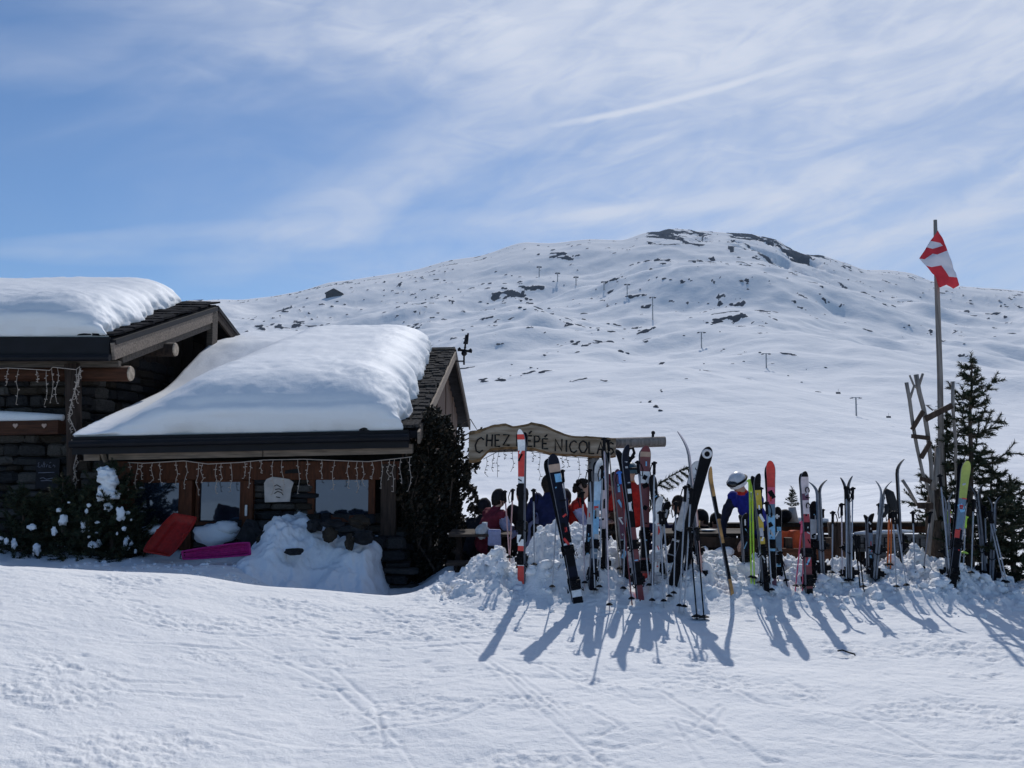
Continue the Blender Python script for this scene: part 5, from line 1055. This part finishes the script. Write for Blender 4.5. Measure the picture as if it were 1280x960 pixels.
    for j in range(16):
        for i in range(22):
            u, v = i / 21, j / 15; px = 958 + 50 * u + (8 * v - 4) * (1 if u < .3 else 0); py = 661 + 3 * math.sin(u * 3) + 46 * v * (.55 + .6 * u)
            p = at(px, py, 11.35 - .05 * math.sin(v * 3) + .035 * math.sin(u * 14 + v * 4)); V[j, i] = p
    o = grid_mesh('jacket', V, [col('orange_cloth', (.62, .09, .02), .75)]); sm = o.modifiers.new('thick', 'SOLIDIFY'); sm.thickness = .03; tag(o, 'bright orange red jacket draped over a chair left of the tall red skis', 'jacket')
terrace()

# ------------------------------------------------------------------ people
SKIN = M('skin', (.50, .30, .22), .55, .1, 10, .05); HAIR = M('dark_hair', (.02, .014, .011), .7, .4, 30, .5)
def capsule_parts(mb, a, b, ra, rb):
    a, b = Vector(a), Vector(b); mb.ball(a, ra, 0, 12, 8); mb.ball(b, rb, 0, 12, 8)
    if (b - a).length > 1e-4: mb.tube([a, b], [ra, rb], 12)
def person(label, pos, yaw, J, jacket, trousers, gloves=None, shade=None, head='hair', sleeve=None, collar=None, extra=None, bare_hand=True, s=1.0):
    """J: joint dict in a local frame (x right, y forward, z up, metres)"""
    rot = Matrix.Rotation(yaw, 3, 'Z'); P = lambda q: Vector(pos) + rot @ (Vector(q) * s); t = thing('person', label, 'person', pos)
    mats = [jacket, trousers, SKIN, BLACK(), sleeve or jacket, collar or jacket]; segs = []
    def seg(a, b, ra, rb, m): segs.append((P(a), P(b), ra * s, rb * s, m))
    hip, chest, neck, hd = J['pelvis'], J['chest'], J['neck'], J['head']
    seg(hip, chest, .155, .165, 0); seg(chest, [(c + n_) / 2 for c, n_ in zip(chest, neck)], .165, .12, 0); seg(neck, [n_ * .6 + h * .4 for n_, h in zip(neck, hd)], .065, .058, 5)
    for sd_ in ('L', 'R'):
        seg(J['sh' + sd_], J['el' + sd_], .078, .058, 4); seg(J['el' + sd_], J['wr' + sd_], .056, .042, 4); seg(J['sh' + sd_], chest, .085, .12, 0)
        seg(J['hp' + sd_], J['kn' + sd_], .095, .07, 1); seg(J['kn' + sd_], J['an' + sd_], .068, .06, 1); seg(J['an' + sd_], J['to' + sd_], .062, .055, 3)
    mb = MB()
    for a, b, ra, rb, _ in segs: capsule_parts(mb, a, b, ra, rb)
    f = rot @ Vector(J.get('face', (0, 1, 0))).normalized(); up = Vector((0, 0, 1)); up = (up - f * up.dot(f)).normalized(); rt = f.cross(up); H = P(hd); Rm = Matrix((rt, f, up)).transposed()
    mb.ball(H, (.074 * s, .092 * s, .112 * s), 0, 16, 12, 0, Rm); mb.ball(H + f * .02 * s - up * .06 * s, (.058 * s, .07 * s, .06 * s), 0, 12, 8, 0, Rm); mb.ball(H + f * .094 * s - up * .012 * s, (.014 * s, .022 * s, .024 * s), 0, 8, 6, 0, Rm)
    for sg in (-1, 1): mb.ball(H + rt * sg * .076 * s - up * .005 * s, (.012 * s, .022 * s, .032 * s), 0, 8, 6, 0, Rm)
    o = mb.build('tmp', SKIN); md = o.modifiers.new('r', 'REMESH'); md.mode = 'VOXEL'; md.voxel_size = .02; sm = o.modifiers.new('s', 'SMOOTH'); sm.factor = .5; sm.iterations = 3
    me = bpy.data.meshes.new_from_object(o.evaluated_get(bpy.context.evaluated_depsgraph_get())); bpy.data.objects.remove(o)
    body = MB(); vs = [v.co + v.normal * (0 if (v.co - H).length < .17 * s else .016 * mnoise.noise(v.co * 9) + .009 * mnoise.noise(v.co * Vector((22, 22, 30)).x)) for v in me.vertices]; fs = [tuple(p.vertices) for p in me.polygons]; mi = []
    A = np.array([list(a) for a, *_ in segs]); B = np.array([list(b) for _, b, *_ in segs]); Ra = np.array([x[2] for x in segs]); Rb = np.array([x[3] for x in segs]); Mm = [x[4] for x in segs]
    Cn = np.array([list(p.center) for p in me.polygons]); AB = B - A; tt = np.clip(((Cn[:, None] - A) * AB).sum(-1) / ((AB ** 2).sum(-1) + 1e-9), 0, 1); dd = np.linalg.norm(Cn[:, None] - (A + tt[..., None] * AB), axis=-1) - (Ra + (Rb - Ra) * tt)
    near = dd.argmin(1); hdist = np.linalg.norm(Cn - np.array(list(H)), axis=1)
    mi = [2 if hdist[i] < .135 * s and Cn[i][2] > H.z - .105 * s else Mm[near[i]] for i in range(len(fs))]
    body.add(vs, fs, mi); bpy.data.meshes.remove(me)
    for sd_ in ('L', 'R'):       # hands: palm, four bent fingers and a thumb
        w, e = P(J['wr' + sd_]), P(J['el' + sd_]); d = (w - e).normalized(); nrm = Vector((0, 0, 1)); nrm = (nrm - d * nrm.dot(d)); nrm = nrm.normalized() if nrm.length > .05 else Vector((0, 1, 0)); x = d.cross(nrm) * (1 if sd_ == 'R' else -1); gm = 2 if bare_hand else 3
        body.ball(w + d * .055 * s, (.024 * s, .05 * s, .042 * s), gm, 10, 7, 0, Matrix((nrm, d, x)).transposed())
        for k, (off, ln) in enumerate(((-.030, .062), (-.010, .075), (.011, .078), (.031, .070))):
            a = w + d * .092 * s + x * off * s; b_ = a + d * ln * .5 * s - nrm * .012 * s + x * off * .15 * s; c = b_ + d * ln * .42 * s - nrm * .026 * s; body.tube([a, b_, c], [.0095 * s, .009 * s, .007 * s], 6, gm)
        a = w + d * .03 * s + x * .03 * s; body.tube([a, a + d * .03 * s + x * .03 * s, a + d * .06 * s + x * .034 * s - nrm * .012 * s], [.011 * s, .010 * s, .008 * s], 6, gm)
    for sg in (-1, 1): body.ball(H + f * .083 * s + rt * sg * .03 * s + up * .012 * s, .010 * s, 3, 6, 4)
    body.tube([H + f * .083 * s - rt * .02 * s - up * .052 * s, H + f * .089 * s - up * .054 * s, H + f * .083 * s + rt * .02 * s - up * .052 * s], .005 * s, 5, 3)
    body.build('body', mats, t, True)
    hb = MB(); back = H - f * .018 * s + up * .022 * s
    if head == 'hair': hb.ball(back, (.088 * s, .10 * s, .112 * s), 0, 14, 9, .22, Rm, 3, .64); hb.ball(H - f * .05 * s - up * .04 * s, (.075 * s, .06 * s, .09 * s), 0, 12, 8, .3, Rm, 5); hb.build('hair', HAIR, t, True)
    elif head == 'curly':
        random.seed(5)
        for k in range(46):
            q = Vector([random.gauss(0, 1) for _ in range(3)]).normalized()
            if q.y > .35 and q.z < .5: continue
            hb.ball(H + up * .02 * s - f * .02 * s + Rm @ Vector((q.x * .10, q.y * .105, q.z * .115)) * s, .036 * s, 0, 7, 5, .3, None, k)
        hb.build('hair', HAIR, t, True)
    elif head == 'beanie':
        hb.ball(H + up * .012 * s - f * .012 * s, (.092 * s, .108 * s, .125 * s), 0, 14, 9, .06, Rm, 2, .60); nb = MB(); nb.ball(H - f * .04 * s - up * .035 * s, (.078 * s, .07 * s, .085 * s), 0, 12, 8, .2, Rm, 5); nb.build('hair', HAIR, t, True); hb.build('hat', shade or BLACK(), t, True)
    else:
        hb.ball(H + up * .015 * s - f * .008 * s, (.115 * s, .135 * s, .135 * s), 0, 18, 12, 0, Rm, 0, .60); he = hb.build('helmet', shade or BLACK(), t, True)
        g = MB(); g.tube([H + Rm @ Vector((.122 * math.sin(a), .136 * math.cos(a) - .008, .04)) * s for a in [i * 6.283 / 20 for i in range(21)]], .016 * s, 6); g.build('goggle_strap', BLACK(), t, True)
        g = MB(); g.ball(H + Rm @ Vector((0, .10, .045)) * s, (.085 * s, .05 * s, .045 * s), 0, 14, 8, 0, Rm); g.build('goggles', col('goggle_lens', (.03, .03, .035), .15), t, True)
    return t
def seated(lean=.25, look=(0, 1, -.15), reach=.4, az=.0, elz=.22):
    y = lambda k: lean * k
    return dict(pelvis=(0, 0, .1), chest=(0, y(.32), .38), neck=(0, y(.52), .56), head=(0, y(.6) + .03, .71), shL=(-.19, y(.46), .49), shR=(.19, y(.46), .49), elL=(-.26, y(.4) + .12, elz + .03), elR=(.26, y(.4) + .12, elz), wrL=(-.12, y(.4) + reach, elz + .06), wrR=(.13, y(.4) + reach - .03, elz + .05),
                hpL=(-.1, .03, .08), hpR=(.1, .03, .08), knL=(-.13, .43, .1), knR=(.14, .42, .09), anL=(-.13, .42, -.32), anR=(.14, .44, -.32), toL=(-.14, .58, -.36), toR=(.16, .6, -.36), face=look)
cloth = lambda n, c: col(n, c, .85, .25, .2, .3, 18)
def put(px, head_py, Y, J, s=1.0, yaw=0):   # place so that the head centre falls on the pixel
    h = at(px, head_py, Y); q = Matrix.Rotation(yaw, 3, 'Z') @ (Vector(J['head']) * s); return h - q
def sit(label, px, py, Y, yaw, J, jk, tr, **k): person(label, put(px, py, Y, J, 1.0, yaw), yaw, J, jk, tr, **k)
lil, mar, blk, nvy, rd = cloth('lilac_sleeve', (.34, .34, .50)), cloth('maroon_cloth', (.15, .02, .035)), cloth('black_cloth2', (.014, .014, .018)), cloth('navy_cloth', (.012, .016, .06)), cloth('red_cloth', (.42, .02, .015))
sit('seated person in maroon vest with lilac sleeves at the left table', 624, 623, 11.95, R(-60), seated(.3), mar, blk, head='beanie', shade=blk, sleeve=lil)
sit('seated person in black and dark red behind the white and red skis', 652, 618, 12.2, R(30), seated(.2), blk, mar, head='hair')
sit('person in a navy jacket hunched at the middle table with the back turned', 684, 606, 11.75, R(10), seated(.35), nvy, blk, head='hair', sleeve=nvy)
sit('seated person with lilac sleeves behind the navy jacket', 672, 628, 12.15, R(-20), seated(.2), lil, blk, head='beanie', shade=nvy)
sit('person with dark curly hair in a red vest and lilac sleeves', 729, 613, 11.9, R(-100), seated(.22, (0, 1, -.25)), rd, rd, head='curly', sleeve=lil)
sit('seated person in a dark maroon coat behind the paired poles', 763, 604, 12.4, R(160), seated(.15), mar, blk, head='beanie', shade=mar)
sit('person in a red jacket and dark teal helmet behind the curled black skis', 787, 591, 11.8, R(20), seated(.1), rd, cloth('brown_cloth', (.10, .06, .035)), head='helmet', shade=col('teal_helmet', (.03, .07, .09), .4), collar=ORANGE())
sit('hunched person in black right of the maroon skis', 848, 631, 12.0, R(60), seated(.4), blk, blk, head='hair')
sit('person in black low behind the crossed skis', 876, 648, 12.3, R(100), seated(.45), blk, blk, head='beanie', shade=blk)
sit('seated person in a black coat between the ivy and the maroon vest', 606, 634, 12.4, R(-40), seated(.35), blk, blk, head='beanie', shade=blk)
sit('person in dark grey with a hood leaning over the middle table', 706, 622, 12.5, R(150), seated(.3), cloth('dark_grey_cloth', (.03, .03, .035)), blk, head='beanie', shade=cloth('dark_grey_cloth', (.03, .03, .035)))
sit('person in navy low between the maroon skis and the black ski', 829, 642, 12.5, R(170), seated(.35), nvy, blk, head='hair')
sit('person in black seated behind the wooden ski', 896, 652, 12.5, R(-150), seated(.4), blk, blk, head='hair')
Js = dict(pelvis=(0, -.18, .62), chest=(0, .02, .90), neck=(0, .15, 1.08), head=(0, .24, 1.20), shL=(-.2, .1, 1.0), shR=(.2, .1, 1.0), elL=(-.28, .22, .72), elR=(.27, .2, .72), wrL=(-.2, .38, .50), wrR=(.16, .36, .5), hpL=(-.1, -.18, .6), hpR=(.1, -.18, .6), knL=(-.11, -.05, .28), knR=(.11, -.08, .28), anL=(-.12, -.15, -.08), anR=(.12, -.2, -.08), toL=(-.13, .02, -.12), toR=(.13, -.03, -.12), face=(0, .9, -.5))
person('standing person in a bright blue jacket and white helmet with goggles bending over the table', put(922, 604, 11.15, Js, 1.0, R(125)), R(125), Js, cloth('royal_blue_cloth', (.016, .022, .22)), blk, head='helmet', shade=col('helmet_white', (.62, .62, .66), .35), collar=cloth('red_collar', (.45, .03, .02)), sleeve=cloth('dark_sleeve', (.014, .016, .035)))

# ------------------------------------------------------------------ flag, pole, wooden rack
def flag():
    Y = 10.6; P = lambda x, y, d=0: at(x, y, Y + d)
    t = thing('flagpole', 'tall weathered grey flagpole rising from the snow bank at the right', 'flagpole', P(1177, 715)); b = MB(); b.tube([P(1177.5, 725), P(1177, 600), P(1175, 470), P(1171, 350), P(1169, 275)], [.042, .036, .034, .03, .022], 10); b.build('pole', m_pole, t, True)
    f = thing('flag', 'folded red flag with a white cross on the flagpole', 'flag', P(1173, 290)); red, wh = M('flag_red', (.62, .045, .06), .8, .15, 6, .1), M('flag_white', (.70, .66, .72), .8, .08, 6, .1)
    # two folds of one cloth: upper leaf and lower leaf meeting along the crease from (1149,323) to (1184,314)
    leaf = [([(1172.5, 288), (1166, 297), (1163, 301), (1176, 303.5), (1174.5, 292)], 0, (0, .02, .03, .0, .0)), ([(1163, 301), (1158, 309), (1166, 311), (1179, 307), (1176, 303.5)], 1, (.03, .05, .01, -.02, 0)), ([(1158, 309), (1149, 323), (1156, 324), (1166, 317), (1166, 311)], 0, (.05, .06, .03, .01, .01)),
            ([(1174.5, 292), (1176, 303.5), (1179, 307), (1172, 318), (1184.5, 313), (1180, 301)], 2, (0, 0, -.02, -.05, -.06, -.03)), ([(1166, 311), (1166, 317), (1172, 318), (1179, 307)], 2, (.01, .01, -.05, -.02)),
            ([(1149, 323), (1157, 332), (1164.5, 334), (1177, 331.5), (1184, 328), (1190, 329), (1184.5, 313), (1172, 318), (1166, 317), (1156, 324)], 1, (.06, .03, .0, -.05, -.07, -.06, -.06, -.05, .01, .03)),
            ([(1157, 332), (1165, 341), (1168, 344), (1171, 338), (1164.5, 334)], 0, (.03, .01, .0, -.03, 0)), ([(1164.5, 334), (1171, 338), (1174, 345), (1176, 352), (1186, 346), (1177, 331.5)], 0, (0, -.03, -.04, -.05, -.07, -.05)),
            ([(1176, 352), (1176, 359), (1183, 356), (1191.5, 361), (1199.5, 356.5), (1196, 347), (1186, 346)], 0, (-.05, -.04, -.06, -.03, -.02, -.05, -.07)), ([(1177, 331.5), (1186, 346), (1196, 347), (1195, 341), (1192, 335), (1190, 329), (1184, 328)], 3, (-.05, -.07, -.05, -.05, -.06, -.06, -.07)), ([(1168, 344), (1174, 359), (1176, 359), (1176, 352), (1174, 345), (1171, 338)], 0, (0, -.02, -.04, -.05, -.04, -.03))]
    mats = [red, wh, red, wh]
    for pts, m, dz in leaf:
        pass
    mb = MB()
    for pts, m, dz in leaf: mb.add([P(x, y, d - .10) for (x, y), d in zip(pts, dz)], [tuple(range(len(pts)))], 0 if m in (0, 2) else 1)
    o = mb.build('cloth', [red, wh], f, True)
    import bmesh
    bm = bmesh.new(); bm.from_mesh(o.data); bmesh.ops.remove_doubles(bm, verts=bm.verts, dist=.004); bmesh.ops.triangulate(bm, faces=bm.faces); bmesh.ops.subdivide_edges(bm, edges=bm.edges, cuts=3, use_grid_fill=True)
    for v in bm.verts: v.co.y += .02 * mnoise.noise(v.co * 9)
    bm.to_mesh(o.data); bm.free(); o.data.polygons.foreach_set('use_smooth', [True] * len(o.data.polygons)); sm = o.modifiers.new('thick', 'SOLIDIFY'); sm.thickness = .004
flag()
def rack():
    Y = 10.35; P = lambda x, y, d=0: at(x, y, Y + d); t = thing('rustic_wood_rack', 'rustic rack of forked branches and short slats left of the flagpole', 'wood rack', P(1160, 712))
    for pts, r in ((((1133, 478), (1137, 500), (1141, 530), (1146, 558), (1153, 590), (1162, 615), (1170, 650)), .024), (((1137, 500), (1143, 481)), .016), (((1145, 468), (1149, 490), (1155, 513), (1160, 545), (1164, 580), (1166, 640), (1160, 700)), .03), (((1149, 481), (1153.5, 467)), .018), (((1148, 487), (1142, 481), (1137, 469)), .014), (((1191, 477), (1191, 510), (1194, 545), (1195, 600)), .022), (((1128, 600), (1136, 612), (1147, 632)), .02), (((1159, 507), (1166, 513)), .01), (((1166, 612), (1171, 592), (1172, 560)), .04)):
        b = MB(); b.tube([P(x, y) for x, y in pts], [r * (1 - .25 * (i / len(pts))) for i in range(len(pts))], 8); b.build('branch', m_pole, t, True)
    for (a, b_, c, d, h) in ((1140, 537, 1154, 514, .05), (1157, 524, 1190, 507, .07), (1139.5, 545, 1162, 547.5, .055), (1151, 572, 1163, 552, .05), (1147, 632, 1166, 632, .07), (1150, 598, 1164, 602, .05)):
        m = MB(); m.beam(P(a, b_, -.045), P(c, d, -.045), .025, h, jit=.004); m.build('slat', m_woodz, t)
    b = MB(); b.tube([P(1168, 725, .2), P(1169, 680, .2), P(1165, 640, .2), P(1168, 610, .2)], [.11, .10, .08, .06], 10); tag(b.build('tree_trunk', m_bark, None, True), 'dark bare trunk behind the wood rack at the flagpole', 'trunk')
    random.seed(3); b = MB(); g = thing('stick', 'small black bent stick lying on the piste at the right', 'stick', at(1060, 818, hit(1060, 818)))
    Yk = hit(1060, 819); b.tube([at(x, y, Yk + .02) + Vector((0, 0, .01)) for x, y in ((1047, 815), (1053, 814), (1061, 817), (1068, 819), (1069, 821))], .007, 5); b.build('twig', K_, g)
rack()

# ------------------------------------------------------------------ thin mountain air
def haze():
    b = MB(); b.box((0, 1190, 55), (9600, 2900, 1000)); m = bpy.data.materials.new('air'); m.use_nodes = True; N, L = m.node_tree.nodes, m.node_tree.links; N.clear()
    o = N.new('ShaderNodeOutputMaterial'); v = N.new('ShaderNodeVolumePrincipled'); v.inputs['Color'].default_value = (.62, .78, 1, 1); v.inputs['Density'].default_value = HAZE; v.inputs['Anisotropy'].default_value = .0
    L.new(v.outputs[0], o.inputs['Volume']); tag(b.build('haze', m), 'thin bluish mountain air', None, None, 'stuff')
HAZE = .00011
haze()
